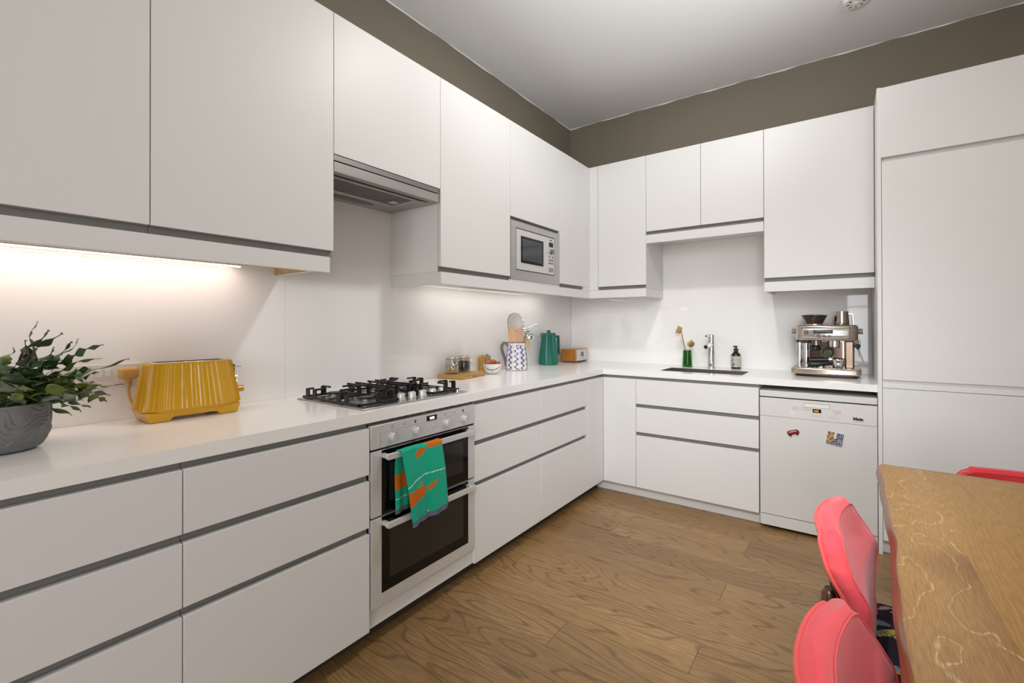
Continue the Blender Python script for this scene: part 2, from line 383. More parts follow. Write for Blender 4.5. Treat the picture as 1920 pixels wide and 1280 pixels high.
# ================================================================= glass splashbacks
def slab(name, m, a, b_, label, cat, bev=.001, group=None):
    return tag(MB().box(a, b_).build(name, m, bev=bev, smooth=False), label, cat, group)
slab('splashback_panel', W_GLASS, (.0005, -1.25, .9202), (.006, -.0078, 1.60), 'white glass splashback panel behind the yellow toaster and plant', 'splashback')
slab('splashback_panel', W_GLASS, (.0005, -.0072, .9202), (.006, .599, 1.955), 'tall white glass splashback panel behind the gas hob', 'splashback')
slab('splashback_panel', W_GLASS, (.0005, .5996, .9202), (.006, YW-.007, 1.54), 'long white glass splashback panel behind jug and green kettle', 'splashback')
slab('splashback_panel', W_GLASS, (.0065, YW-.006, .9202), (2.2635, YW-.0005, 1.97), 'white glass splashback panel behind tap and coffee machine', 'splashback')

# ================================================================= base units
ZD = [(.08, .4537), (.4787, .656), (.681, .858)]         # heights of the three drawer fronts
def base_unit(mp, D, a0, a1, label, group=None, left_gap=True):
    x, y, _ = mp((a0+a1)/2, 0, 0)
    t = thing('drawer_unit', label, 'drawer unit', mp((a0+a1)/2, D/2, 0), 0, group)
    b = MB(); rb(b, mp, a0+.001, a1-.001, .03, D-.022, .08, .866); b.build('carcass', W_CARC, t, smooth=False)
    for i, (z0, z1) in enumerate(ZD):
        f = MB(); rb(f, mp, a0+.0014, a1-.0014, D-.019, D, z0, z1)
        o = f.build('drawer_front', W_FRONT, t, bev=.0012)
        r = MB(); top = [ZD[1][0], ZD[2][0], .8795][i]
        rb(r, mp, a0+.0013, a1-.0013, D-.034, D-.019, z1-.004, top+.002 if i < 2 else .879)
        rb(r, mp, a0+.0013, a1-.0013, D-.022, D-.0155, z1-.010, z1+.0035)
        r.build('handle_rail', GREY_RAIL, t, bev=.0006, smooth=False)
    return t
base_unit(mapL, XL, -1.2, -.6, 'white drawer unit below the plant pot, nearest the camera')
base_unit(mapL, XL, -.6, 0, 'white drawer unit below the toaster, left of the double oven')
base_unit(mapL, XL, .6, 1.2, 'white drawer unit directly right of the double oven')
base_unit(mapL, XL, 1.2, 1.8, 'white drawer unit on the left run next to the corner')
XA = .877; XB = XA+.8; XT = 2.283
base_unit(mapB, DB, XA, XB, 'wide white drawer unit under the sink, left of the dishwasher')
o = MB().box((.03, 1.801, .08), (XL, YB+.0, .858)).build('corner_filler', W_FRONT, bev=.0012); tag(o, 'white blank corner panel at the end of the left cupboards', 'cabinet panel')
o = MB().box((XL+.001, YB, .08), (XA-.0016, YW-.03, .858)).build('corner_filler', W_FRONT, bev=.0012); tag(o, 'tall narrow white corner panel left of the sink drawers', 'cabinet panel')
b = MB(); b.box((XL-.05, 1.80, .855), (XL-.022, YB+.03, .879)); b.box((XL-.022, YB+.022, .855), (XA, YB+.05, .879))
tag(b.build('corner_rail', GREY_RAIL, smooth=False), 'grey handle rail turning the corner under the worktop', 'rail')
# plinths
tag(MB().box((XL-.10, -1.2, 0), (XL-.085, YB+.13, .079)).build('plinth_board', mat('shaded_plinth', (.045, .035, .028), .6), smooth=False), 'recessed plinth with painted-in shade under the left run of units', 'plinth')  # shade of the recess put into the plinth's colour
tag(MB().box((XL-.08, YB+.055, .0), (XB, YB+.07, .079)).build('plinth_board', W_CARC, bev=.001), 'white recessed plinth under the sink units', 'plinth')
# ---- worktop with the sink cut-out
SX0, SX1, SY0, SY1 = 1.015, 1.565, 2.170, 2.455
b = MB(); ZW0, ZW1 = .8795, .92
YFW = YB+.0; XFW = XL+.0
b.box((0.0005, -1.25, ZW0), (XFW, YFW, ZW1)); b.box((.0005, YFW, ZW0), (SX0, YW-.0005, ZW1))
b.box((SX0, YFW, ZW0), (SX1, SY0, ZW1)); b.box((SX0, SY1, ZW0), (SX1, YW-.0005, ZW1)); b.box((SX1, YFW, ZW0), (XT-.016, YW-.0005, ZW1))
tag(b.build('worktop', W_TOP, smooth=False), 'white L-shaped stone worktop along both walls', 'worktop')
# joint lines where the back run meets
tag(MB().box((XL-.001, YB-.0006, ZW0+.001), (XL+.0004, YB+.02, ZW1+.0002)).build('worktop_joint', mat('joint_sealant', (.5, .49, .47), .5), smooth=False), 'thin sealed joint at the inner corner of the worktop', 'joint')

# ================================================================= sink, tap and things by it
t = thing('sink', 'rectangular undermounted stainless steel sink below the tap', 'sink', ((SX0+SX1)/2, (SY0+SY1)/2, .70))
b = MB(); zb = .72; th = .004; zt_ = .8795
b.box((SX0-th, SY0-th, zb), (SX0, SY1+th, zt_)); b.box((SX1, SY0-th, zb), (SX1+th, SY1+th, zt_))
b.box((SX0, SY0-th, zb), (SX1, SY0, zt_)); b.box((SX0, SY1, zb), (SX1, SY1+th, zt_)); b.box((SX0-th, SY0-th, zb-th), (SX1+th, SY1+th, zb))
b.build('basin', SINKM, t, smooth=False)
b = MB(); b.box((SX0-.0003, SY1-.0012, .8795), (SX1, SY1+.001, .9185)); b.box((SX0-.001, SY0, .8795), (SX0+.0012, SY1, .9185)); b.build('rim', SINKM, t, smooth=False)
MB().lathe([(.045, 0), (.045, .003), (.03, .004), (.028, .001)], (1.29, 2.31, zb), 32).build('drain', CHROME, t)
t = thing('tap', 'chrome cylindrical kitchen tap with a short spout behind the sink', 'tap', (1.275, 2.60, .92))
MB().lathe([(.030, 0), (.030, .006), (.0225, .008), (.0225, .253), (.019, .256), (.002, .256)], (1.275, 2.60, .92), 36).build('body', CHROME, t)
MB().cyl((1.275, 2.585, 1.098), (1.275, 2.43, 1.086), .016, 28).build('spout', CHROME, t)
MB().cyl((1.275, 2.432, 1.086), (1.275, 2.428, 1.0858), .013, 24).build('aerator', BLACK, t)
b = MB(); b.cyl((1.275, 2.60, 1.157), (1.275, 2.45, 1.166), .0055, 14); b.cyl((1.275, 2.462, 1.166), (1.275, 2.44, 1.167), .008, 14); b.build('lever', CHROME, t)
t = thing('vase', 'small green glass vase holding washing-up brushes', 'vase', (1.10, 2.577, .92))
MB().lathe([(.0375, .0), (.038, .01), (.035, .05), (.0315, .13), (.0285, .13), (.032, .05), (.034, .014), (.001, .012)], (1.10, 2.577, .92), 36).build('glass', GREENG, t)
def brush(name, label, p0, p1, head, hr, face, bristle_col, hcol):
    t = thing(name, label, 'brush', p0)
    b = MB(); b.tube([p0, tuple((Vector(p0)+Vector(p1))/2), p1], [.006, .007, .0055], 12, flat=.7); b.build('handle', hcol, t)
    hc = Vector(head); fd = Vector(face).normalized()
    q = fd.to_track_quat('Z', 'Y').to_matrix().to_4x4()
    MB().lathe([(.001, -.012), (hr*.75, -.011), (hr, -.003), (hr, .004), (.001, .006)], hc, 24, q).build('head', hcol, t)
    b = MB(); random.seed(3)
    for i in range(90):
        a = random.uniform(0, 2*PI); r = hr*.92*math.sqrt(random.random()); o_ = q @ Vector((r*math.cos(a), r*math.sin(a), .004))
        tip = q @ Vector((r*1.35*math.cos(a)+random.gauss(0, .001), r*1.35*math.sin(a)+random.gauss(0, .001), .024+random.uniform(0, .003)))
        b.tube([hc+o_, hc+tip], [.0011, .0008], 4)
    b.build('bristles', bristle_col, t, kind='stuff')
    return t
BR1 = mat('tampico_bristle', (.62, .44, .17), .8); WB = mat('beech_handle', (.42, .24, .12), .5); WB2 = mat('dark_beech_head', (.28, .13, .06), .5)
brush('dish_brush', 'long wooden dish brush with pale bristles leaning left in green vase', (1.108, 2.572, .94), (1.058, 2.556, 1.205), (1.052, 2.551, 1.207), .027, (-.95, -.2, .35), BR1, WB)
t = thing('dish_brush', 'short round-headed washing brush on wire neck leaning right in green vase', 'brush', (1.09, 2.575, .935))
MB().tube([(1.088, 2.575, .94), (1.105, 2.58, 1.0), (1.115, 2.585, 1.035)], [.006, .006, .004], 10).build('handle', WB, t)
b = MB(); b.tube([(1.112, 2.585, 1.03), (1.121, 2.582, 1.055), (1.129, 2.58, 1.078)], .0018, 6); b.tube([(1.118, 2.588, 1.03), (1.129, 2.585, 1.05), (1.133, 2.582, 1.078)], .0018, 6); b.build('wire_neck', CHROME, t)
hc = Vector((1.134, 2.572, 1.097)); q = Vector((-.75, .25, .6)).normalized().to_track_quat('Z', 'Y').to_matrix().to_4x4()
MB().lathe([(.001, -.016), (.016, -.014), (.0245, -.004), (.0245, .004), (.001, .006)], hc, 26, q).build('head', WB2, t)
b = MB(); random.seed(5)
for i in range(110):
    a = random.uniform(0, 2*PI); r = .023*math.sqrt(random.random())
    b.tube([hc+q @ Vector((r*math.cos(a), r*math.sin(a), .003)), hc+q @ Vector((r*1.3*math.cos(a), r*1.3*math.sin(a), .024))], [.0011, .0008], 4)
b.build('bristles', BR1, t, kind='stuff')
# soap bottle
sx, sy = 1.447, 2.618
t = thing('soap_bottle', 'black soap bottle with pump and pale label right of the tap', 'bottle', (sx, sy, .92))
AMB = mat('dark_brown_bottle', (.012, .008, .006), .12)
MB().lathe([(.030, 0), (.033, .004), (.0335, .10), (.032, .108), (.013, .128), (.013, .134), (.001, .134)], (sx, sy, .92), 40).build('bottle', AMB, t)
def label_col(u, v):                # u across the front 0..1, v up 0..1
    x, y = (u-.40)/.17, (v-.42)/.30; r = math.hypot(x, y)
    if .86 < v < .91 and .25 < u < .55 and math.sin(u*160) > -.2: return (.10, .10, .10)
    if .80 < u < .86 and .1 < v < .8 and math.sin(v*90) > 0: return (.15, .15, .15)
    if r < 1:
        if x < -.1 and y > .25 and r > .5: return (.03, .03, .03)
        if y < -.1 and math.sin(x*9+y*14) > -.35: return (.06, .06, .07)
        if abs(x-.1) < .12 and abs(y-.05) < .12: return (.08, .08, .08)
        if r > .86: return (.05, .05, .05)
        return (.55, .54, .50)
    if r < 1.25 and y < -.4 and math.sin(x*23) > 0: return (.08, .08, .08)
    return (.46, .445, .38)
b = MB(); nu, nv = 90, 70; cols = []
a0 = -PI/2-.30-1.45; a1 = -PI/2-.30+1.45+.5
b.grid(lambda u, v: (sx+.0339*math.cos(a0+(a1-a0)*u), sy+.0339*math.sin(a0+(a1-a0)*u), .92+.014+.082*v), nu, nv)
for j in range(nv+1):
    for i in range(nu+1): cols.append(label_col((i/nu-.13)/.62, j/nv))
b.build('paper_label', vcol_mat('printed_soap_label', .6), t, colors=cols)
b = MB(); b.lathe([(.016, .132), (.016, .150), (.007, .152), (.007, .164), (.011, .166), (.011, .172), (.001, .173)], (sx, sy, .92), 28); b.cyl((sx, sy, 1.089), (sx-.012, sy-.03, 1.087), .0045, 12); b.build('pump', BLACK, t)

# ================================================================= double oven under the hob
OX = XL+.005
t = thing('double_oven', 'built-in stainless double oven with black glass doors under the hob', 'oven', (.35, .3, .08))
MB().box((.05, .008, .155), (OX-.022, .592, .866)).build('housing', DARK, t, smooth=False)
# vent strip with slots
b = MB(); b.box((OX-.045, .004, .8655), (OX-.030, .596, .879)); b.box((OX-.03, .004, .8655), (OX-.012, .596, .8675)); b.build('vent_strip', STEEL_D, t, bev=.0004, smooth=False)
b = MB()
for i in range(10):
    a = .11+i*.036+(.02 if i > 4 else 0); b.box((OX-.0302, a, .8705), (OX-.0296, a+.028, .8765))
b.build('vent_slots', DARK, t, smooth=False, kind='stuff')
cp = MB().box((OX-.022, .0025, .773), (OX, .5975, .8645)).build('control_panel', STEELSAT, t, bev=.0015)
b = MB(); yl, yr, zl, zh = .045, .555, .781, .834; w_ = .0007
for (p, q_, r, s_) in ((yl, yr, zh-w_, zh), (yl, yl+w_, zl-.006, zh), (yr-w_, yr, zl-.006, zh)): b.box((OX, p, r), (OX+.0004, q_, s_))
b.build('panel_line', STEEL_D, cp, smooth=False)
for yk in (.096, .222, .398, .515):
    k = MB(); mk = Matrix.Translation((OX, yk, .808)) @ Matrix.Rotation(PI/2, 4, 'Y')
    k.lathe([(.0115, 0), (.0115, .004), (.001, .005)], (0, 0, 0), 28, mk)
    k.lathe([(.0125, 0), (.0125, .019), (.010, .022), (.001, .022)], (0, 0, 0), 28, Matrix.Translation((OX, yk, .808)) @ Matrix.Rotation(PI/2, 4, 'Y') @ Matrix.Diagonal((1.45, .70, 1, 1)))
    ko = k.build('knob', STEELSAT, t)
    d = MB()
    for q_ in range(6):
        a = -.9+q_*.75; d.box((OX, yk+.024*math.cos(a)-.0013, .808+.021*math.sin(a)-.0013), (OX+.0003, yk+.024*math.cos(a)+.0013, .808+.021*math.sin(a)+.0013))
    d.build('dial_mark', STEEL_D, cp, smooth=False)
dsp = MB().box((OX-.001, .285, .836), (OX+.0012, .345, .858)).build('display', BLACKGLOSS, t, bev=.0005)
text_mb('9:08', .016, lambda x, y, o: (OX+.0014+o, .302+x, .841+y), bold=.0002).build('clock_digits', mat('display_digits', (.6, .7, .9), .5, emit=((.65, .78, 1), 2.0)), dsp)
MARK = mat('printed_mark', (.05, .05, .05), .6)
for (yk, kind) in ((.103, 0), (.163, 1), (.222, 2), (.398, 0), (.457, 1), (.515, 2)):
    d = MB(); z = .847
    if kind == 0:
        for (p, q_, r, s_) in ((-.005, .005, .0055, .0065), (-.005, .005, -.004, -.003), (-.005, -.004, -.004, .0065), (.004, .005, -.004, .0065)): d.box((OX, yk+p, z+r), (OX+.0003, yk+q_, z+s_))
    elif kind == 1: d.box((OX, yk-.004, z-.003), (OX+.0003, yk+.004, z-.001)); d.box((OX, yk-.003, z+.001), (OX+.0003, yk+.003, z+.003))
    else: d.box((OX, yk-.0045, z-.006), (OX+.0003, yk+.0045, z+.006))
    d.build('panel_symbol', MARK, cp, smooth=False)
for yk in (.300, .330):
    MB().cyl((OX, yk, .808), (OX+.003, yk, .808), .0055, 18).build('push_button', STEELSAT, t)
def oven_door(z0, z1, bottom, hz, label):
    fr = MB()
    fr.box((OX-.020, .0045, z0), (OX, .5955, z1))
    d = fr.build('oven_door', STEELSAT, t, label, bev=.0008)
    MB().box((OX-.001, .0505, z0+bottom+.0002), (OX+.0008, .55, z1-.0004)).build('glass', BLACKGLOSS, d, bev=.0006)
    MB().box((OX+.0006, .088, z0+bottom+.045), (OX+.0011, .515, z1-.058)).build('window', OVENPANE, d, smooth=False)
    h = MB(); pts = []
    x0, x1 = OX+.035, OX+.047; hh = .0115
    n_ = 10
    poly = [(.041+.0115-hh*math.sin(PI*i/n_), hh*math.cos(PI*i/n_)) for i in range(n_+1)]+[(.556, -hh), (.556, hh)]
    mm = Matrix(((0, 0, 1, 0), (1, 0, 0, 0), (0, 1, 0, hz), (0, 0, 0, 1)))
    h.prism(poly, x0, x1, mm)
    h.box((OX+.0, .535, hz-.008), (x0, .550, hz+.008)); h.box((OX-.0, .050, hz-.008), (x0, .065, hz+.008))
    h.build('handle', STEELSAT, d, bev=.0012)
    return d
oven_door(.511, .764, 0, .744, 'upper oven door')
oven_door(.158, .5035, .048, .480, 'lower oven door')
MB().box((OX-.02, .004, .764), (OX-.008, .596, .773)).build('door_gap', DARK, t, smooth=False)
tag(MB().box((.05, .003, .08), (XL-.014, .597, .152)).build('filler_panel', W_FRONT, bev=.001), 'white filler panel directly below the double oven', 'cabinet panel')

# ---- towel over the upper handle
def towel():
    nu, nv = 130, 240; b = MB(); cols = []
    TEAL = (.012, .42, .27); ORG = (.62, .155, .008); NAVY = (.10, .13, .17); WHT = (.55, .85, .75)
    y0_, y1_ = .100, .318; hz = .744; xf = OX+.047; xb_ = OX+.035; rt = .0125
    Lb, Lf = .245, .315
    tot = Lb+PI*.011+Lf
    def P(u, v, off=0):
        s_ = v*tot
        if s_ < Lb:                          # behind the handle, hanging down
            h = Lb-s_; x = OX+.024-.004*math.sin(h*20); z = hz+rt*.6-h; back = 1
        elif s_ < Lb+PI*.011:
            a = (s_-Lb)/.011; x = (OX+.041)-.0165*math.cos(a); z = hz+rt*.6+.008*math.sin(a)
            h = 0; back = 0
        else:
            h = s_-Lb-PI*.011; x = OX+.0575+.004*math.sin(h*14)+.0; z = hz+rt*.6-h; back = 0
        y = y0_+(y1_-y0_)*u
        # drape: the lower part swings right, the folds deepen downwards
        k = min(1, h/.3)
        if back: y = y0_-.012*k+(y1_-y0_)*u*(1-.20*k)
        else: y = y+(.055+.012*u)*k*1.0-.018*k*(u)
        x += (.006*math.sin(u*9+1)+.003*math.sin(u*23))*(.25+k)
        if not back and s_ > Lb: z -= .022*k*(math.sin(u*PI*1.0))*.0+ -.040*k*(u**1.4)*.55
        z += .003*math.sin(u*7)*(.3+k)*.6
        return Vector((x, y, z))
    b.grid(P, nu, nv)
    for j in range(nv+1):
        for i in range(nu+1):
            u, v = i/nu, j/nv; s_ = v*tot; c = TEAL
            h = s_-Lb-PI*.011
            n_ = .5+.5*math.sin(i*1.7)*math.sin(j*1.3)
            c = tuple(q*(.9+.2*n_) for q in TEAL)
            if h > -PI*.011:
                hh = (h+PI*.011)/(Lf+PI*.011)    # 0 at top .. 1 at the hem
                if hh < .135 and u > .60-.02*math.sin(hh*50): c = ORG
                if ((u-.42)/.14)**2+((hh-.155+ (u-.42)*.22)/.045)**2 < 1: c = ORG
                ln = .50-.06*u-.035*math.sin(u*4.5-.6)
                if abs(hh-ln) < .006: c = WHT
                if u < .42 and .585-.06*u < hh < .745-.16*max(0, u-.1): c = ORG
                if .28 < u < .42 and .50 < hh < .6 and math.sin(u*120) > -.2+(.6-hh)*8: c = ORG
                if ((u-.60)/.15)**2+((hh-.60+(u-.60)*.30)/.032)**2 < 1: c = ORG
                if hh > .93: c = tuple(q*(1.0+.5*(math.sin(i*1.2) > .3)) for q in NAVY)
            else:
                hb = (Lb-s_)/Lb
                if .38 < hb < .62: c = ORG
                if .76 < hb < .775: c = WHT
                if hb > .92: c = NAVY
            cols.append(c)
    o = b.build('towel', vcol_mat('terry_cotton', .95, .1, bump=(700, .6, .003), sheen=.08), colors=cols, solid=.004)
    tag(o, 'teal and orange terry towel hanging over the upper oven handle', 'towel')
    return o
towel()

# ================================================================= gas hob
HX0, HX1, HY0, HY1 = .085, .575, .005, .600
t = thing('gas_hob', 'five-burner gas hob with black pan supports set in the worktop', 'hob', ((HX0+HX1)/2, (HY0+HY1)/2, .92))
b = MB(); b.box((HX0, HY0, .9205), (HX1, HY1, .926)); b.build('hob_plate', mat('hob_steel', (.50, .48, .455), .22, .9), t, bev=.004, seg=3)
HAL = mat('burner_alloy', (.36, .35, .34), .35, .9)
for (x, y, r) in ((.44, .115, .034), (.205, .115, .030), (.33, .315, .050), (.205, .50, .034), (.44, .50, .028)):
    bb = MB().lathe([(r+.010, 0), (r+.008, .006), (r, .008), (r, .016), (.001, .016)], (x, y, .926), 32).build('burner', HAL, t)
    MB().lathe([(r*.96, .0165), (r*1.0, .019), (r*.94, .024), (.001, .026)], (x, y, .926), 32).build('burner_cap', IRON, bb)
def pan_support(x0, x1, y0_, y1_, centres, wok=False):
    b = MB(); zt, zb = .974, .934; w_ = .0052
    for (p, q_) in (((x0, y0_), (x1, y0_)), ((x1, y0_), (x1, y1_)), ((x1, y1_), (x0, y1_)), ((x0, y1_), (x0, y0_))):
        (ax, ay), (bx_, by) = p, q_
        b.box((min(ax, bx_)-w_, min(ay, by)-w_, zb-.006), (max(ax, bx_)+w_, max(ay, by)+w_, zb+.004))
    return b, zt, zb, w_
def finger(b, px, py, dx, dy, ln, zt, zb, w_=.0045):
    """an upright foot at px, py with an arm reaching inwards"""
    ex, ey = px+dx*ln, py+dy*ln
    b.box((px-w_-abs(dy)*.0, py-w_, zb-.004), (px+w_, py+w_, zt))
    b.box((min(px, ex)-w_, min(py, ey)-w_, zt-.008), (max(px, ex)+w_, max(py, ey)+w_, zt))
    b.box((px-.009*(abs(dy)+.4), py-.009*(abs(dx)+.4), zb-.004), (px+.009*(abs(dy)+.4), py+.009*(abs(dx)+.4), zt-.002))
for (y0_, y1_, wok) in ((.020, .205, 0), (.215, .405, 1), (.415, .585, 0)):
    x0, x1 = .120, .525
    if y0_ > .2: x1 = .468
    if y0_ > .4: x1 = .525
    b, zt, zb, w_ = pan_support(x0, x1, y0_, y1_, None)
    ym = (y0_+y1_)/2
    if not wok:
        for cx in (.205, .44 if x1 > .5 else .40):
            finger(b, cx, y0_, 0, 1, .045, zt, zb); finger(b, cx, y1_, 0, -1, .045, zt, zb)
            finger(b, cx-.055, y0_, 0, 1, .022, zt, zb); finger(b, cx+.055, y1_, 0, -1, .022, zt, zb)
        finger(b, x0, ym, 1, 0, .05, zt, zb); finger(b, x1, ym, -1, 0, .05, zt, zb)
        b.box((.305, y0_, zb), (.315, y1_, zb+.008)); finger(b, .31, ym-.03, 0, 1, .06, zt, zb)
    else:
        for yy in (y0_+.015, y0_+.06, y1_-.06, y1_-.015):
            b.box((x0+.01, yy-.004, zt-.009), (x1-.01, yy+.004, zt))
            for xx in (x0+.03, (x0+x1)/2, x1-.03): b.box((xx-.008, yy-.004, zb-.004), (xx+.008, yy+.004, zt))
    b.build('pan_support', IRON, t, bev=.0015)
for i in range(5):
    yk = .245+i*.0625
    k = MB().lathe([(.0200, 0), (.0200, .004), (.0175, .005), (.0170, .022), (.0155, .0245), (.001, .0245)], (.505, yk, .926), 32).build('knob', mat('pearl_knob', (.72, .71, .69), .28, .35) if i == 0 else bpy.data.materials['pearl_knob'], t)
    MB().box((.505-.002, yk-.015, .9505), (.505+.002, yk+.015, .9535)).build('knob_ridge', bpy.data.materials['pearl_knob'], k, bev=.0006)
MB().lathe([(.010, 0), (.010, .008), (.001, .010)], (.545, .562, .926), 16).build('spark_button', CHROME, t)

# ================================================================= wall units
ZT, ZUB, ZP1, ZP0, ZUS = 2.536, 1.557, 1.530, 1.467, 1.9577
def wall_unit(name, mp, D, a0, a1, zb, label, doors=1, rail=True, group=None, carc_b=None):
    t = thing(name, label, 'wall cabinet', mp((a0+a1)/2, D/2, zb), 0, group)
    b = MB(); rb(b, mp, a0+.001, a1-.001, .007, D-.021, (carc_b if carc_b else zb-.022), ZT-.002); b.build('carcass', W_CARC, t, smooth=False)
    for i in range(doors):
        p = a0+(a1-a0)*i/doors; q_ = a0+(a1-a0)*(i+1)/doors
        f = MB(); rb(f, mp, p+.0014, q_-.0014, D-.019, D, zb, ZT); f.build('door', W_FRONT, t, bev=.0012)
    if rail:
        r = MB(); rb(r, mp, a0+.0013, a1-.0013, D-.030, D-.019, zb-.0265, zb+.003); rb(r, mp, a0+.0013, a1-.0013, D-.022, D-.015, zb-.004, zb+.006)
        r.build('handle_rail', GREY_RAIL, t, bev=.0006, smooth=False)
    return t
o0 = -.0126
wall_unit('wall_cabinet', mapL, XU, o0-1.2, o0-.6, ZUB, 'tall white wall cabinet above the plant, leftmost in view')
wall_unit('wall_cabinet', mapL, XU, o0-.6, o0, ZUB, 'tall white wall cabinet above the toaster, left of cooker hood')
wall_unit('wall_cabinet', mapL, XU, o0, o0+.6, 1.957, 'short white wall cabinet directly above the cooker hood')
wall_unit('wall_cabinet', mapL, XU, o0+.6, o0+1.2, ZUB, 'tall white wall cabinet between cooker hood and microwave')
wall_unit('wall_cabinet', mapL, XU, o0+1.2, o0+1.8, 1.937, 'short white wall cabinet directly above the microwave', carc_b=1.925)
wall_unit('wall_cabinet', mapL, XU, o0+1.8, 2.235, ZUB, 'narrow white wall cabinet between microwave and corner', rail=False)
b = MB(); b.box((XU-.03, o0+1.8, ZP1+.0005), (XU-.019, 2.17, ZUB+.003)); tag(b.build('handle_rail', GREY_RAIL, smooth=False), 'short grey handle rail beneath the cabinet right of microwave', 'rail')
b = MB(); b.box((.02, 2.175, ZP1+.001), (XU-.002, 2.235, ZUB)); b.build('corner_block', W_FRONT, smooth=False); tag(bpy.data.objects['corner_block'], 'small white block at the foot of the corner wall cabinet', 'cabinet panel')
o = MB().box((XU+.0005, YU+.0, ZP1+.001), (.4815, YU+.02, ZT)).build('corner_filler', W_FRONT, bev=.0012); tag(o, 'narrow white filler strip in the corner between wall cabinets', 'cabinet panel')
o = MB().box((.02, 2.2365, ZP1+.001), (XU, YU+.02, ZT)).build('corner_filler', W_FRONT, bev=.0008); tag(o, 'white corner post closing the left row of wall cabinets', 'cabinet panel')
X1, X2, X3 = .8828, 1.2828, 1.6828
wall_unit('wall_cabinet', mapB, DUB, .483, X1, ZUB, 'tall white wall cabinet on back wall next to the corner')
wall_unit('wall_cabinet', mapB, DUB, X1, X2, ZUS, 'short white wall cabinet above sink, left one of two')
wall_unit('wall_cabinet', mapB, DUB, X2, X3, ZUS, 'short white wall cabinet above sink, right one of two')
wall_unit('wall_cabinet', mapB, DUB, X3, 2.262, ZUB, 'large white wall cabinet above the coffee machine')
# end panels that show beside the hood and the sink opening
slab('end_panel', W_GLOSS, (.0065, o0+.598, ZP1+.001), (XU-.02, o0+.6005, 1.95), 'glossy white side panel right of the cooker hood', 'cabinet panel')
slab('end_panel', W_CARC, (X1-.0012, YU+.002, ZP1+.001), (X1+.0008, YW-.007, ZUS-.03), 'white side panel of the tall cabinet left of sink recess', 'cabinet panel')
# pelmets (light shields) below the wall units
def pelmet(boxes, label, m=W_FRONT):
    b = MB()
    for p, q_ in boxes: b.box(p, q_)
    tag(b.build('pelmet', m, bev=.0008), label, 'pelmet'); return b
pelmet([((XU-.018, -1.22, ZP0), (XU, -.030, ZP1))], 'white pelmet below the two cabinets above plant and toaster')
pelmet([((XU-.018, .590, ZP0), (XU, YU-.0, ZP1)), ((.0065, .590, ZP0), (XU-.018, .608, ZP1)), ((XU-.018, YU, ZP0), (X1, YU+.018, ZP1)), ((X1-.018, YU+.018, ZP0), (X1, YW-.007, ZP1))],
       'white pelmet turning the corner below microwave and corner cabinets')
pelmet([((X1+.0015, YU, ZUS-.0895), (X3-.0015, YU+.018, ZUS-.0265)), ((X1+.0015, YU+.018, ZUS-.045), (X3-.0015, YW-.007, ZUS-.0275))], 'white pelmet below the two short cabinets over the sink')
pelmet([((X3+.0005, YU, ZP0), (2.262, YU+.018, ZP1)), ((X3+.0005, YU+.018, ZP0), (X3+.0185, YW-.007, ZP1))], 'white pelmet below the large cabinet over the coffee machine')
t = thing('bracket_board', 'short bare wood batten under the cabinet end above the toaster', 'wood board', (.2, -.045, 1.48))
MB().box((.0065, -.056, 1.479), (XU-.02, -.038, 1.533)).build('batten', OAKLIGHT, t, bev=.0008)
MB().box((.0065, -.056, 1.4785), (XU-.02, -.030, 1.4815)).build('edge_strip', W_FRONT, t, smooth=False)
# led strips under the wall units
def led(a, b_, label, m=None, pw=.95, pc=(1, .79, .70), dx=.055):
    t = thing('led_strip', label, 'light', tuple((Vector(a)+Vector(b_))/2))
    MB().box(a, b_).build('diffuser', m or LED, t, bev=.001)
    l = bpy.data.lights.new('led_light', 'AREA'); l.shape = 'RECTANGLE'; l.size = .010; l.size_y = b_[1]-a[1]; l.energy = 1.0*pw*(b_[1]-a[1]); l.color = pc
    lo = bpy.data.objects.new('led_light', l); COL.objects.link(lo); lo.parent = t; lo.location = (dx, 0, -.005)
    a2 = (a[0]-.003, a[1]-.003, b_[2]); MB().box(a2, (b_[0]+.003, b_[1]+.003, b_[2]+.006)).build('channel', STEELSAT, t, smooth=False)
led((.041, -1.15, 1.496), (.055, -.215, 1.500), 'long warm led strip under the cabinets behind the plant')
led((.112, .80, 1.512), (.118, 2.10, 1.516), 'warm led strip under the cabinets left of the corner', mat('dim_warm_led', (1, .9, .8), .5, emit=((1, .82, .66), 2)), 1.05, (1, .93, .87), .03)

# ================================================================= cooker hood
t = thing('cooker_hood', 'slim built-in grey steel cooker hood under the short cabinet', 'cooker hood', (.2, .29, 1.88))
HS = mat('hood_steel', (.44, .43, .41), .38, .6, vary=(4, .06, (1, 1, 1)))
HZ = 1.884
b = MB(); b.box((.380, -.0105, HZ+.001), (.402, .574, 1.926))
b.build('front_bar', HS, t, bev=.0008)
MB().box((.385, -.0105, 1.932), (.3995, .576, 1.9555)).build('top_trim', STEEL_D, t, bev=.0006, smooth=False)
MB().box((.375, -.0105, 1.924), (.390, .574, 1.934)).build('shadow_gap', DARK, t, smooth=False)
b = MB(); FX0, FX1, FY0, FY1 = .155, .335, .020, .480
for p, q_ in (((.0065, -.010, HZ), (FX0, .580, HZ+.004)), ((FX1, -.010, HZ), (.379, .580, HZ+.004)), ((FX0, -.010, HZ), (FX1, FY0, HZ+.004)), ((FX0, FY1, HZ), (FX1, .580, HZ+.004)), ((.0065, -.010, HZ+.02), (.378, .583, HZ+.045))): b.box(p, q_)
b.build('underside', HS, t, smooth=False)
b = MB(); e = .004
for p, q_ in (((FX0-e, FY0-e), (FX1+e, FY0+e)), ((FX0-e, FY1-e), (FX1+e, FY1+e)), ((FX0-e, FY0-e), (FX0+e, FY1+e)), ((FX1-e, FY0-e), (FX1+e, FY1+e))): b.box((*p, HZ-.003), (*q_, HZ+.003))
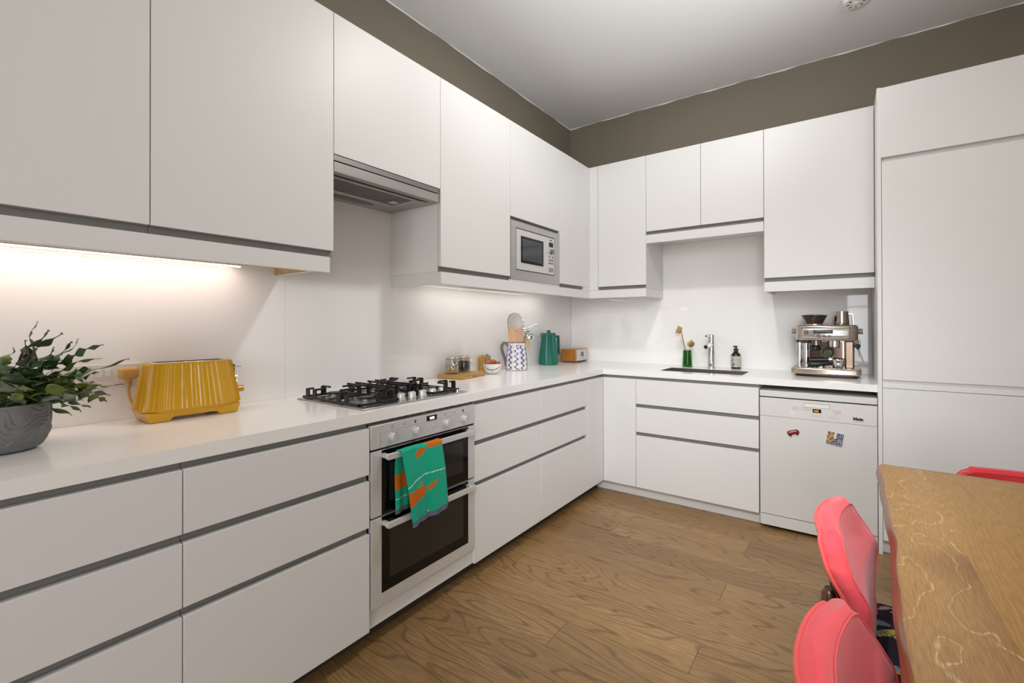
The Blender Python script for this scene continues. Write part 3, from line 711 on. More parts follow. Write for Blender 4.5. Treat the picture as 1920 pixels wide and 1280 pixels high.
fl = b.build('grease_filter', STEELSAT, t, 'bright framed grease filter', bev=.0006)
ft = MB()
for i in range(46):
    y = FY0+.006+i*.0099; ft.box((FX0+.004, y, HZ+.001), (FX1-.004, y+.0052, HZ+.006))
ft.build('filter_slats', STEEL_D, fl, smooth=False, kind='stuff')
MB().box((.19, FY1-.06, HZ-.002), (.235, FY1-.02, HZ+.001)).build('filter_latch', STEELSAT, fl, bev=.001)
MB().box((.355, -.0, HZ-.001), (.366, .535, HZ+.0005)).build('slot', DARK, t, bev=.0)
b = MB()
for i in range(50): b.box((.346, .0+i*.0102, HZ-.0022), (.353, .0052+i*.0102, HZ+.0005))
b.build('vent_teeth', STEEL_D, t, smooth=False, kind='stuff')
b = MB().lathe([(.001, -.002), (1, -.002), (1, .001), (.001, .001)], (.085, .27, HZ), 36, Matrix.Diagonal((.028, .145, 1, 1))); b.build('lamp_lens', mat('hood_lamp_cover', (.10, .095, .085), .3), t)

# ================================================================= microwave
MX = XU+.001
t = thing('microwave_oven', 'built-in stainless microwave in a wide steel frame', 'microwave', (.2, 1.4874, 1.55))
ya, yb_, za, zb_ = o0+1.2025, o0+1.7975, 1.541, 1.915
iy0, iy1, iz0, iz1 = 1.245, 1.713, 1.604, 1.874
b = MB()
for p in ((ya, iy0, za, zb_), (iy1, yb_, za, zb_), (iy0, iy1, za, iz0), (iy0, iy1, iz1, zb_)): b.box((MX-.02, p[0], p[2]), (MX, p[1], p[3]))
b.build('trim_frame', mat('trim_steel', (.50, .49, .48), .34, .75, vary=(5, .05, (1, 1, 30))), t, smooth=False)
MB().box((.05, iy0-.0, iz0), (MX-.018, iy1, iz1)).build('body', DARK, t, smooth=False)
dr = MB().box((MX-.016, iy0+.006, iz0+.005), (MX+.002, 1.609, iz1-.006)).build('door', STEELSAT, t, bev=.0015)
wf = MB().box((MX+.0015, 1.296, 1.655), (MX+.0045, 1.562, 1.828)).build('window', BLACKGLOSS, dr, bev=.0008)
MB().box((MX+.0045, 1.312, 1.672), (MX+.0049, 1.543, 1.812)).build('window_mesh', mat('microwave_mesh', (.06, .062, .07), .12), dr, smooth=False)
cpn = MB().box((MX-.016, 1.6105, iz0+.005), (MX+.002, iy1-.006, iz1-.006)).build('control_panel', STEELSAT, t, bev=.0015)
MB().box((MX+.002, 1.636, 1.803), (MX+.0026, 1.692, 1.836)).build('display', BLACKGLOSS, cpn, smooth=False)
MB().cyl((MX+.002, 1.664, 1.770), (MX+.018, 1.664, 1.770), .017, 26).build('knob', mat('dark_chrome', (.20, .20, .20), .2, .9), cpn)
for j, z in enumerate((1.732, 1.710, 1.688)):
    for i in range(2 if j == 0 else 4):
        y = (1.644, 1.684)[i] if j == 0 else 1.640+i*.0162
        MB().box((MX+.002, y-(.006 if j == 0 else .0045), z-.0065), (MX+.0035, y+(.006 if j == 0 else .0045), z+.0065)).build('button', mat('grey_button', (.09, .09, .09), .4) if (i == 0 and j == 0) else bpy.data.materials['grey_button'], cpn, bev=.001)
MB().box((MX+.002, 1.636, 1.626), (MX+.004, 1.692, 1.656)).build('door_button', STEEL_D, cpn, bev=.001)
text_mb('NEFF', .013, lambda x, y, o: (MX+.0022+o, 1.647+x, 1.846+y), bold=.0003).build('lettering', MARK, cpn)
slab('support_strip', W_FRONT, (XU-.019, o0+1.202, ZP1+.001), (XU-.001, o0+1.798, 1.540), 'thin white strip directly beneath the microwave frame', 'cabinet panel')

# ================================================================= tall unit and dishwasher
YT = 2.048
t = thing('tall_cabinet', 'floor-to-top white tall cabinet at the right end', 'tall cabinet', (2.58, 2.35, 0))
MB().box((XT-.019, YT+.004, .0), (XT-.0005, YW-.001, 2.545)).build('side_panel', W_FRONT, t, bev=.001)
MB().box((XT, YT+.022, .08), (XT+.60, YW-.001, 2.545)).build('carcass', W_CARC, t, smooth=False)
MB().box((XT-.003, YT, 2.1595), (XT+.598, YT+.019, 2.5397)).build('door', W_FRONT, t, 'short top door', bev=.0012)
MB().box((XT+.0015, YT, .9515), (XT+.598, YT+.019, 2.135)).build('door', W_FRONT, t, 'tall main door', bev=.0012)
MB().box((XT+.0015, YT, .08), (XT+.598, YT+.019, .905)).build('door', W_FRONT, t, 'lower door', bev=.0012)
MB().box((XT+.0015, YT+.003, .9075), (XT+.598, YT+.019, .930)).build('cross_rail', W_FRONT, t, bev=.001)
RLT = mat('light_rail', (.50, .49, .48), .45, .2)
MB().box((XT+.0015, YT+.014, 2.130), (XT+.598, YT+.021, 2.163)).build('handle_rail', RLT, t, smooth=False)
MB().box((XT+.0015, YT+.012, .925), (XT+.598, YT+.021, .953)).build('handle_rail', W_CARC, t, smooth=False)
MB().box((XT, YT+.05, .0), (XT+.6, YT+.065, .079)).build('plinth', W_CARC, t, smooth=False)
# dishwasher
DX0, DX1, DY = XB+.007, XT-.022, 2.050
t = thing('dishwasher', 'white freestanding dishwasher between sink drawers and tall cabinet', 'dishwasher', ((DX0+DX1)/2, 2.35, 0))
WD = mat('white_enamel', (.66, .65, .635), .28)
MB().box((DX0+.004, DY+.024, .03), (DX1-.004, YW-.03, .845)).build('body', DARK, t, smooth=False)
MB().box((DX0, DY+.0, .8115), (DX1, DY+.5, .847)).build('top_edge', WD, t, bev=.002)
pn = MB().box((DX0, DY, .693), (DX1, DY+.022, .8045)).build('control_panel', WD, t, bev=.0015)
MB().box((DX0, DY+.0012, .093), (DX1, DY+.022, .6918)).build('door', WD, t, bev=.0012)
MB().box((DX0, DY+.004, .022), (DX1, DY+.02, .0885)).build('kick_plate', WD, t, bev=.003)
b = MB()
for xx in (DX0+.05, DX1-.05): b.cyl((xx, DY+.1, 0), (xx, DY+.1, .03), .02, 16)
b.build('feet', BLACK, t)
fnD = lambda x0, z0: (lambda x, y, o: (x0+x, DY-.0004-o, z0+y))
hx = DX0+.235
b = MB()
for p in ((hx, hx+.125, .789, .7915), (hx, hx+.125, .765, .7665), (hx, hx+.002, .765, .7915), (hx+.123, hx+.125, .765, .7915)): b.box((p[0], DY-.0008, p[2]), (p[1], DY+.001, p[3]))
b.build('handle_recess', STEEL_D, pn, smooth=False)
MB().box((hx+.003, DY-.0003, .767), (hx+.122, DY+.001, .789)).build('handle_plate', W_GLOSS, pn, smooth=False)
dp = MB().box((hx+.042, DY-.001, .738), (hx+.084, DY+.001, .759)).build('display', BLACKGLOSS, pn, smooth=False)
text_mb('0:02', .014, lambda x, y, o: (hx+.048+x, DY-.0012-o, .7435+y), bold=.0002).build('display_digits', mat('amber_digits', (.8, .3, .02), .5, emit=((1, .32, .03), .8)), dp)
GM = mat('grey_print', (.30, .30, .30), .6); RM = mat('red_print', (.55, .12, .10), .6)
b = MB()
for (x, z, w2) in ((-.062, .7605, .036), (-.062, .753, .036), (-.062, .746, .034), (-.008, .7605, .045), (-.008, .753, .045), (-.004, .746, .04)): b.box((hx+x, DY-.0004, z), (hx+x+w2, DY+.0005, z+.0016))
for (x, z, w2) in ((-.016, .7625, .007), (-.016, .749, .007)): b.box((hx+x, DY-.0005, z), (hx+x+w2, DY+.0005, z+.003))
b.box((hx+.035, DY-.0006, .722), (hx+.090, DY+.0005, .7225)); b.box((hx+.035, DY-.0006, .7155), (hx+.090, DY+.0005, .716)); b.box((hx+.062, DY-.0006, .7155), (hx+.0625, DY+.0005, .7225))
b.box((hx+.120, DY-.0006, .722), (hx+.165, DY+.0005, .7225)); b.box((hx+.120, DY-.0006, .7145), (hx+.165, DY+.0005, .715)); b.box((hx+.165, DY-.0006, .7145), (hx+.1655, DY+.0005, .7225))
b.build('printed_legend', GM, pn, smooth=False)
b = MB()
for z in (.757, .7505, .744, .735): b.box((hx+.148, DY-.0004, z), (hx+.148+(.03 if z > .74 else .012), DY+.0005, z+.0014))
b.build('printed_legend', RM, pn, 'small red print', smooth=False)
MB().box((hx+.140, DY-.0005, .757), (hx+.146, DY+.0005, .7595)).build('printed_legend', MARK, pn, smooth=False)
MB().cyl((hx-.062, DY-.0008, .7225), (hx-.062, DY+.001, .7225), .0085, 24).build('power_button', W_GLOSS, pn)
text_mb('Miele', .021, lambda x, y, o: (DX1-.108+x, DY-.0005-o, .717+y), bold=.0012).build('lettering', mat('black_print', (.01, .01, .01), .5), pn)
text_mb('CLASSIC PLUS', .006, lambda x, y, o: (DX1-.106+x*1.25, DY-.0004-o, .708+y)).build('lettering', GM, pn)
# magnets
t = thing('fridge_magnet', 'small red toy-car magnet on the dishwasher door', 'magnet', (1.862, DY, .61))
mm = Matrix.Translation((1.862, DY+.001, .609)) @ Matrix.Rotation(-math.radians(20), 4, 'Y') @ Matrix.Rotation(PI/2, 4, 'X')
MR = mat('dark_red_enamel', (.20, .008, .012), .3)
MB().prism([(-.030, -.012), (.030, -.012), (.033, -.004), (.030, .004), (.024, .013), (-.020, .014), (-.031, .010)], 0, .006, mm).build('car_body', MR, t, bev=.001)
MB().box((-.022, .003, .006), (.020, .008, .0068), mm).build('side_window', mat('pale_enamel', (.6, .5, .48), .3), t, smooth=False)
for s_ in (-.018, .018): MB().lathe([(.0065, 0), (.0065, .0075), (.001, .0075)], (0, 0, 0), 16, mm @ Matrix.Translation((s_, -.013, 0))).build('wheel', BLACK, t)
b = MB(); n_ = 48; cols = []
mm = Matrix.Translation((2.067, DY+.0005, .601)) @ Matrix.Rotation(math.radians(9), 4, 'Y')
b.grid(lambda u, v: mm @ Vector(((u-.5)*.078, -.004, (v-.5)*.074)), n_, n_)
for j in range(n_+1):
    for i in range(n_+1):
        u, v = i/n_, j/n_; s_ = math.sin(u*21+3*math.sin(v*9))+math.sin(v*17+4*math.sin(u*7))
        c = (.42, .44, .48)
        if u < .48 and s_ > -.1: c = (.50, .24, .03)
        if u >= .5 and s_ > .5: c = (.07, .09, .16)
        if s_ < -1.0: c = (.04, .04, .06)
        if abs(u-.5) < .06 and v > .5: c = (.75, .75, .75)
        if v < .12: c = (.22, .22, .24)
        if u < .035 or v > .97: c = (.70, .70, .72)
        cols.append(c)
mg = thing('fridge_magnet', 'square souvenir magnet in orange, blue and white on dishwasher', 'magnet', (2.067, DY, .60))
b.build('printed_face', vcol_mat('souvenir_print', .25), mg, colors=cols)
MB().box((-.039, -.0038, -.037), (.039, .0, .037), mm).build('backing', WHITEPL, mg, bev=.0006)

# ================================================================= toaster, socket, plug
def rrect(a, n=5.0):                       # superellipse direction
    c, s_ = math.cos(a), math.sin(a)
    k = (abs(c)**n+abs(s_)**n)**(-1/n); return c*k, s_*k
t = thing('toaster', 'mustard yellow pleated long-slot toaster on the worktop', 'toaster', (.118, -.415, .92))
def tsec(z):                                # half sizes and centre at height z
    k = (z-.962)/(1.122-.962)
    return .078-.026*k, .160-.026*k, .116, -.417
b = MB(); N = 300; prof = [(.958, .975), (.962, 1), (.985, 1), (1.02, 1), (1.06, 1), (1.10, 1), (1.116, 1), (1.121, .985), (1.122, .95)]
random.seed(11); ple = []; a = 0
vals = [0]*N; i = 0
while i < N:
    wd = random.choice([2, 3, 3, 4, 5, 7]); dep = random.uniform(.005, .012)
    for q_ in range(wd):
        if i+q_ < N: vals[i+q_] = -dep*(q_/wd)
    i += wd
for z, k in prof:
    hx_, hy_, cx, cy = tsec(min(z, 1.122))
    for i in range(N):
        a = 2*PI*i/N; c, s_ = rrect(a, 4.2); o_ = vals[i]*.32 if .96 < z < 1.12 else -.001
        b.v.append((cx+(hx_+o_)*c*k, cy+(hy_+o_)*s_*k, z))
for j in range(len(prof)-1):
    for i in range(N): k = (i+1) % N; b.f.append((j*N+i, j*N+k, (j+1)*N+k, (j+1)*N+i))
b.f.append(tuple(N-1-i for i in range(N))); 
hx_, hy_, cx, cy = tsec(1.118); base_i = len(b.v)
for (kk, z) in ((.80, 1.1215), (.79, 1.116)):
    for i in range(N): c, s_ = rrect(2*PI*i/N, 4.2); b.v.append((cx+(hx_-.012)*c, cy+(hy_-.012)*s_, z))
p = (len(prof)-1)*N
for i in range(N): k = (i+1) % N; b.f.append((p+i, p+k, base_i+k, base_i+i)); b.f.append((base_i+i, base_i+k, base_i+N+k, base_i+N+i))
b.f.append(tuple(base_i+N+i for i in range(N)))
b.build('body', YEL, t, ang=18)
b = MB(); N2 = 60; lev = [(.926, .86), (.932, .90), (.955, .955), (.962, .955)]
pts = []
for z, k in lev:
    hx_, hy_, cx, cy = tsec(.962)
    for i in range(N2): c, s_ = rrect(2*PI*i/N2, 4.2); pts.append((cx+(hx_-.004)*c*k, cy+(hy_-.006)*s_*k, z+.008 if z < .95 else z))
b.v += pts
for j in range(3):
    for i in range(N2): k = (i+1) % N2; b.f.append((j*N2+i, j*N2+k, (j+1)*N2+k, (j+1)*N2+i))
b.f.append(tuple(N2-1-i for i in range(N2)))
b.build('base', YEL, t)
for sy in (-1, 1):                          # the two broad moulded feet, flush with the base
    f = MB(); y0_ = -.417+sy*.150; y1_ = -.417+sy*.078; hxx = .066
    ys = sorted((y0_, y1_)); inner = y1_
    poly = [(y0_, .950), (y0_-sy*.022*1.0+0, .9205)] if 0 else None
    yo0, yo1 = y0_, y0_-sy*.014
    prof_ = [(yo0, .956), (yo1, .9205), (inner+sy*.0, .9205), (inner-sy*.016, .940), (inner-sy*.016, .956)]
    if sy > 0: prof_ = prof_[::-1]
    f.prism(prof_, cx-hxx, cx+hxx, Matrix(((0, 0, 1, 0), (1, 0, 0, 0), (0, 1, 0, 0), (0, 0, 0, 1))))
    f.build('foot', YEL, t, bev=.004)
b = MB(); b.box((cx-.035, cy-.118, 1.1155), (cx+.035, cy+.118, 1.1235)); tp = b.build('top_plate', CHROME, t, bev=.002)
MB().box((cx-.022, cy-.105, 1.1232), (cx-.008, cy+.105, 1.1240)).build('slot', DARK, tp, smooth=False)
MB().box((cx+.008, cy-.105, 1.1232), (cx+.022, cy+.105, 1.1240)).build('slot', DARK, tp, smooth=False)
ye = cy+.160
MB().box((cx-.010, ye-.03, 1.0), (cx+.012, ye-.011, 1.10)).build('lever_slot', BLACK, t, smooth=False)
MB().box((cx-.014, ye-.022, 1.088), (cx+.016, ye+.012, 1.093)).build('lever', CHROME, t, bev=.0015)
MB().cyl((cx+.022, ye-.016, 1.004), (cx+.022, ye+.014, 1.004), .0125, 24).build('browning_knob', YEL, t)
for z in (1.055, 1.035): MB().cyl((cx+.028, ye-.028, z), (cx+.028, ye-.010, z), .0045, 12).build('button', CHROME, t)
# double socket with usb slot
t = thing('wall_socket', 'pale double wall socket on the splashback between plant and toaster', 'socket', (.006, -.60, 1.08))
pl = MB().box((.0065, -.762, 1.036), (.013, -.528, 1.120)).build('plate', CREAMPL, t, bev=.0025)
for y in (-.642, -.622): MB().box((.0125, y-.0075, 1.078), (.0165, y+.0075, 1.104)).build('rocker_switch', WHITEPL, t, bev=.0012)
MB().box((.0125, -.668, 1.061), (.0136, -.657, 1.0645)).build('usb_slot', BLACK, t, smooth=False)
t = thing('power_plug', 'mustard three-pin plug and curled lead feeding the toaster', 'plug', (.014, -.572, 1.08))
b = MB(); b.box((.0145, -.597, 1.066), (.046, -.545, 1.106)); b.build('plug_body', TANPL, t, bev=.010, seg=4)
MB().lathe([(.0095, 0), (.008, .004), (.0092, .008), (.0075, .012), (.0088, .016), (.0070, .020), (.008, .024), (.0062, .030)], (.032, -.571, 1.070), 18, Matrix.Rotation(PI, 4, 'X')).build('strain_relief', TANPL, t)
MB().tube([(.032, -.571, 1.045), (.034, -.572, 1.02), (.036, -.568, .995), (.042, -.560, .972), (.055, -.555, .958), (.072, -.552, .953)], .0042, 12).build('cable', TANPL, t)

# ================================================================= plant
PX, PY = .262, -.893
t = thing('plant_pot', 'round grey stoneware pot with carved wave relief', 'plant pot', (PX, PY, .92))
def wave(a, z):
    """overlapping carved wave bands"""
    u = a*4.2; h = 0
    q_ = (z-.92)/.125*6.2+1.0*math.sin(u*.95+1.6*math.sin((z-.92)*34))+.55*math.sin(u*2.0+2.3+(z-.92)*40)
    fr = q_-math.floor(q_)
    e_ = fr/.22; sm = 1-e_*e_*(3-2*e_) if fr < .22 else (fr-.22)/.78
    return 1-.022+.024*sm
b = MB(); prof = []
npf = 220
for i in range(npf+1):
    k = i/npf; z = .921+.126*k
    r = .072+.0245*math.sin(min(1, k*2.1)*PI/2)**.9
    if k < .08: r -= .012*(1-k/.08)**2
    prof.append((r, z))
b.lathe(prof, (PX, PY, 0), 300, rmod=lambda a, z: wave(a, z) if .93 < z < 1.040 else 1, cap=False)
b.lathe([(.0955, 1.047), (.0905, 1.047), (.088, 1.0), (.001, 1.0)], (PX, PY, 0), 60, cap=False)
b.lathe([(.001, .921), (.058, .921)], (PX, PY, 0), 60, cap=False)
b.build('pot', POTM, t, ang=60)
MB().lathe([(.0885, 1.028), (.05, 1.033), (.001, 1.034)], (PX, PY, 0), 40, cap=False).build('soil', SOIL, t)
pt_ = thing('fern', 'blue-green fern with wavy lobed fronds growing in the grey pot', 'plant', (PX, PY, 1.03))
random.seed(21)
def frond(p0, tip, lift, wid, m, lobes=5, twist=0.0, stem=.35, fold=.25, seed=0):
    wid *= 1.6
    rnd = random.Random(seed); p0 = Vector(p0); tip = Vector(tip); mid = (p0+tip)/2+Vector((0, 0, lift))
    n_ = 34; b = MB(); pts = []
    def bez(t_): return p0*(1-t_)**2+mid*2*t_*(1-t_)+tip*t_*t_
    ph = rnd.uniform(0, 6); d_all = (tip-p0).normalized()
    side0 = d_all.cross(Vector((0, 0, 1)))
    if side0.length < .2: side0 = Vector((rnd.uniform(-1, 1), rnd.uniform(-1, 1), 0))
    side0.normalize()
    for i in range(n_+1):
        t_ = i/n_; p = bez(t_); tg = (bez(min(1, t_+.01))-bez(max(0, t_-.01))).normalized()
        nrm = side0.cross(tg).normalized()
        a = twist*(t_-.3)+.5*math.sin(ph+t_*5); sd = side0*math.cos(a)+nrm*math.sin(a); nn = tg.cross(sd)
        if t_ < stem: wv = .0014
        else:
            k = (t_-stem)/(1-stem); env = math.sin(PI*min(1, k*1.04)**.75)**.7 if k < .96 else .25
            wv = max(.0012, wid*env*(.52+.48*math.cos(k*(lobes+1)*2*PI+ph))*1.12)
            p = p+nn*.006*math.sin(k*9+ph)
        wl = wv*(1+.25*math.sin(t_*17+ph)); wr = wv*(1+.25*math.sin(t_*13+2+ph))
        up = nn*fold*wv
        b.v += [tuple(p-sd*wl+up), tuple(p-sd*wl*.5+up*.3), tuple(p), tuple(p+sd*wr*.5+up*.3), tuple(p+sd*wr+up)]
    for i in range(n_):
        for j in range(4): a = i*5+j; b.f.append((a, a+1, a+6, a+5))
    b.build('frond', m, pt_, solid=.0007, ang=80)
# the fronds that stand out in the outline, each with its own lobes
FR = [((.24, -.828, 1.268), .02, .0105, LEAF3, 5, 1.6, .40), ((.25, -.800, 1.242), .03, .010, LEAF3, 2, 2.2, .42), ((.24, -.775, 1.236), .035, .013, LEAF3, 2, 1.8, .35),
      ((.25, -.752, 1.205), .03, .022, LEAF, 2, .9, .35), ((.24, -.735, 1.214), .04, .008, LEAF3, 2, 1.5, .4), ((.23, -.680, 1.196), .04, .015, LEAF, 4, 1.3, .35),
      ((.24, -.688, 1.160), .03, .014, LEAF2, 3, .6, .35), ((.25, -.622, 1.145), .035, .020, LEAF, 1, .5, .30), ((.26, -.640, 1.068), .05, .016, LEAF2, 3, .8, .45),
      ((.27, -.680, 1.022), .07, .018, LEAF2, 3, 1.2, .5), ((.27, -.672, 1.040), .06, .011, LEAF3, 2, 1.2, .45), ((.28, -.742, 1.000), .075, .018, LEAF2, 2, .5, .5),
      ((.30, -.765, .995), .075, .020, LEAF2, 1, .4, .5), ((.28, -.720, 1.010), .07, .016, LEAF3, 2, .9, .5), ((.26, -.870, 1.195), .03, .020, LEAF2, 1, 1.0, .55),
      ((.25, -.842, 1.215), .02, .013, LEAF3, 2, 1.2, .4), ((.27, -.700, 1.110), .05, .026, LEAF2, 4, .6, .35), ((.29, -.720, 1.125), .05, .028, LEAF, 3, .7, .3),
      ((.25, -.790, 1.190), .03, .026, LEAF, 3, .9, .35), ((.30, -.780, 1.160), .03, .026, LEAF, 2, .5, .3), ((.33, -.760, 1.120), .04, .024, LEAF2, 3, .6, .3),
      ((.36, -.800, 1.110), .04, .024, LEAF, 3, .9, .3), ((.38, -.860, 1.090), .05, .022, LEAF2, 3, .8, .3), ((.35, -.830, 1.050), .05, .018, LEAF3, 2, .8, .4),
      ((.20, -.820, 1.150), .03, .020, LEAF2, 3, .8, .3), ((.14, -.800, 1.110), .04, .020, LEAF2, 3, .8, .3), ((.33, -.845, 1.150), .02, .022, LEAF, 2, .9, .3), ((.24, -.885, 1.170), .02, .016, LEAF3, 3, 1.1, .35)]
for i, (tp, lf, wd, m, lb, tw, st) in enumerate(FR):
    a = random.uniform(0, 6.28); frond((PX+.045*math.cos(a), PY+.045*math.sin(a), 1.032), tp, lf, wd, m, lb, tw, st, .25, i)
for i in range(96):
    a = random.uniform(0, 2*PI) if i < 56 else random.gauss(1.35, .5); el = random.uniform(.05, 1.25); ln = random.uniform(.09, .19); el = el if i < 56 else random.uniform(.05, .55)
    if math.sin(a) > .3 and i % 2: el *= .6; ln *= 1.15
    tip = (PX+ln*math.cos(a)*math.cos(el), PY+ln*math.sin(a)*math.cos(el), 1.04+ln*math.sin(el)*.85)
    if tip[0] < .02: continue
    frond((PX+.05*math.cos(a), PY+.05*math.sin(a), 1.032), tip, random.uniform(.01, .05), random.uniform(.010, .022), (LEAF, LEAF2, LEAF2, LEAF3)[i % 4], random.choice([1, 2, 3]), random.uniform(.2, 1.5), random.uniform(.2, .4), .25, 100+i)

# ================================================================= board, jars, packs, bowl
ang = -math.radians(8)
t = thing('chopping_board', 'small olive-wood board under the two clip-top jars', 'chopping board', (.098, 1.090, .92), 0)
bm_ = Matrix.Translation((.100, 1.070, .9205)) @ Matrix.Rotation(math.radians(9), 4, 'Z')
b = MB(); poly = []
for (cxx, cyy, a0) in ((.080, .125, 0), (-.080, .125, 90), (-.080, -.125, 180), (.080, -.125, 270)):
    for q_ in range(7):
        a = math.radians(a0+q_*15); poly.append((cxx+.014*math.cos(a), cyy+.014*math.sin(a)))
b.prism(poly, 0, .024, bm_); b.build('board', OLIVEW, t, bev=.004)
MB().box((.0935, -.110, .003), (.0958, -.030, .012), bm_).build('finger_groove', OAKLIGHT, t, bev=.001)
RUB = mat('orange_rubber_seal', (.62, .20, .06), .5)
def clip_jar(x, y, r, h, fill_h, fillm, label, wire_a):
    z0 = .945
    t = thing('storage_jar', label, 'jar', (x, y, z0))
    MB().lathe([(r*.86, 0), (r*.98, .004), (r, .012), (r, h*.68), (r*.90, h*.76), (r*.90, h*.80), (r*.86, h*.80), (r*.96, h*.66), (r*.96, .010), (.001, .006)], (x, y, z0), 40).build('glass', CLEARG, t)
    MB().lathe([(r*.94, h*.83), (r*.96, h*.85), (r*.96, h*.92), (r*.80, h*.98), (r*.5, h*1.0), (.001, h*1.0)], (x, y, z0), 40).build('lid', CLEARG, t)
    MB().lathe([(r*.98, h*.805), (r*.99, h*.828), (r*.80, h*.829), (r*.80, h*.806)], (x, y, z0), 40).build('seal', RUB, t)
    b = MB(); ring = [(x+r*1.03*math.cos(a), y+r*1.03*math.sin(a), z0+h*.76) for a in [2*PI*i/36 for i in range(36)]]
    b.tube(ring, .0016, 6, closed=True); ring2 = [(p[0], p[1], z0+h*.88) for p in ring]; b.tube(ring2, .0016, 6, closed=True)
    for sg in (-1, 1):
        ca, sa = math.cos(wire_a), math.sin(wire_a); px_, py_ = -sa*sg*.016, ca*sg*.016
        ex, ey = x+ca*r*1.05+px_, y+sa*r*1.05+py_
        b.tube([(ex, ey, z0+h*.88), (ex+ca*.006, ey+sa*.006, z0+h*.72), (x+ca*(r*1.05+.020)+px_*.4, y+sa*(r*1.05+.020)+py_*.4, z0+h*.52)], .0016, 6)
    b.build('wire_clip', CHROME, t)
    f = MB(); f.lathe([(.001, .008), (r*.93, .010), (r*.935, fill_h*.94), (r*.6, fill_h), (.001, fill_h*.97)], (x, y, z0), 32); f.build('contents', fillm, t, kind='stuff')
    return t
def specks(name, cols, sc):
    m = mat(name, cols[0], .6, bump=(sc, 1, .008)); n, l = nt(m); b_ = n['Principled BSDF']
    tc = n.new('ShaderNodeTexCoord'); v = n.new('ShaderNodeTexVoronoi'); v.inputs['Scale'].default_value = sc; l.new(tc.outputs['Object'], v.inputs['Vector'])
    r = n.new('ShaderNodeValToRGB'); r.color_ramp.interpolation = 'CONSTANT'
    sep = n.new('ShaderNodeSeparateColor'); l.new(v.outputs['Color'], sep.inputs[0]); l.new(sep.outputs[0], r.inputs[0])
    while len(r.color_ramp.elements) < len(cols): r.color_ramp.elements.new(.5)
    for i, c in enumerate(cols): r.color_ramp.elements[i].position = i/len(cols); r.color_ramp.elements[i].color = (*c, 1)
    l.new(r.outputs[0], b_.inputs['Base Color']); return m
clip_jar(.076, 1.008, .042, .112, .052, specks('mixed_seeds', [(.30, .10, .05), (.75, .42, .15), (.85, .72, .5), (.5, .3, .12)], 160), 'clip-top glass jar half full of mixed nuts and seeds', -.55)
clip_jar(.058, 1.135, .040, .110, .072, specks('black_tea', [(.03, .016, .01), (.09, .04, .022), (.05, .024, .014)], 260), 'clip-top glass jar of dark tea, right of the seed jar', .1)
def pack(x, y, w_, d_, h, label, base, ink, clipm):
    t = thing('card_pack', label, 'box', (x, y, .92))
    b = MB(); b.box((x-d_/2, y-w_/2, .9205), (x+d_/2, y+w_/2, .92+h)); b.build('carton', base, t, bev=.001)
    b = MB(); random.seed(int(y*1000))
    for (z0_, z1_) in ((.14, .28), (.33, .90)):
        b.box((x+d_/2, y-w_*.30, .92+h*z0_), (x+d_/2+.0006, y+w_*.30, .92+h*z1_))
    b.box((x-d_*.34, y-w_/2-.0006, .92+h*.14), (x+d_*.34, y-w_/2, .92+h*.88))
    b.build('printed_panel', ink, t, smooth=False)
    b = MB(); ztop = .92+h*.86
    while ztop > .92+h*.40:
        hh = random.uniform(.005, .009); yy = y+random.uniform(-.003, .003)
        b.box((x+d_/2+.0004, yy-w_*.2, ztop-hh*.35), (x+d_/2+.0012, yy+w_*.2, ztop)); b.box((x+d_/2+.0004, yy-w_*.2, ztop-hh), (x+d_/2+.0012, yy-w_*.05, ztop)); ztop -= hh+.003
    b.build('print_marks', mat('pale_gold_print', (.72, .60, .30), .5) if 'pale_gold_print' not in bpy.data.materials else bpy.data.materials['pale_gold_print'], t, smooth=False, kind='stuff')
    MB().box((x-.004, y-.006, .92+h), (x+.006, y+.005, .92+h+.007)).build('clip', clipm, t, bev=.001)
pack(.028, 1.350, .046, .028, .114, 'slim orange and gold carton standing behind the board', mat('orange_card', (.62, .33, .10), .5), mat('ochre_card', (.45, .22, .03), .5), STEEL_D)
pack(.028, 1.408, .050, .028, .116, 'slim brown patterned carton half hidden behind the egg bowl', mat('brown_card', (.50, .30, .17), .5), mat('dark_card', (.22, .13, .08), .5), mat('dark_green_clip', (.02, .07, .05), .4))
bx_, by = .145, 1.322
t = thing('bowl', 'small white bowl with a brown painted smile line', 'bowl', (bx_, by, .92))
b = MB(); prof = [(.032, .9205), (.036, .924), (.040, .929), (.052, .945), (.061, .966), (.0655, .990), (.0635, .990), (.058, .965), (.047, .943), (.03, .932), (.001, .930)]
sg = 120; fine_ = []
for i in range(len(prof)-1):
    nsub = 8 if i < 5 else 2
    for q_ in range(nsub): k = q_/nsub; fine_.append((prof[i][0]*(1-k)+prof[i+1][0]*k, prof[i][1]*(1-k)+prof[i+1][1]*k))
fine_.append(prof[-1]); b.lathe(fine_, (bx_, by, 0), sg); cols = []
for (r, z) in fine_:
    for i in range(sg):
        a = 2*PI*i/sg; c = (.74, .73, .71); da = (a-math.radians(-55)+PI) % (2*PI)-PI; inside = r < .064 and fine_.index((r, z)) > 42
        zl = .951+.020*(da/1.0)**2
        if not inside:
            if abs(z-zl) < .0028 and abs(da) < 1.05: c = (.10, .025, .03)
            if abs(da-.12) < .05 and .932 < z < zl: c = (.10, .025, .03)
            if z < .9245: c = (.16, .17, .20)
        cols.append(c)
b.build('bowl_body', vcol_mat('painted_glaze', .15, coat=.4), t, colors=cols)
EGG = mat('brown_eggshell', (.30, .085, .022), .45, vary=(20, .12, (1, 1, 1)))
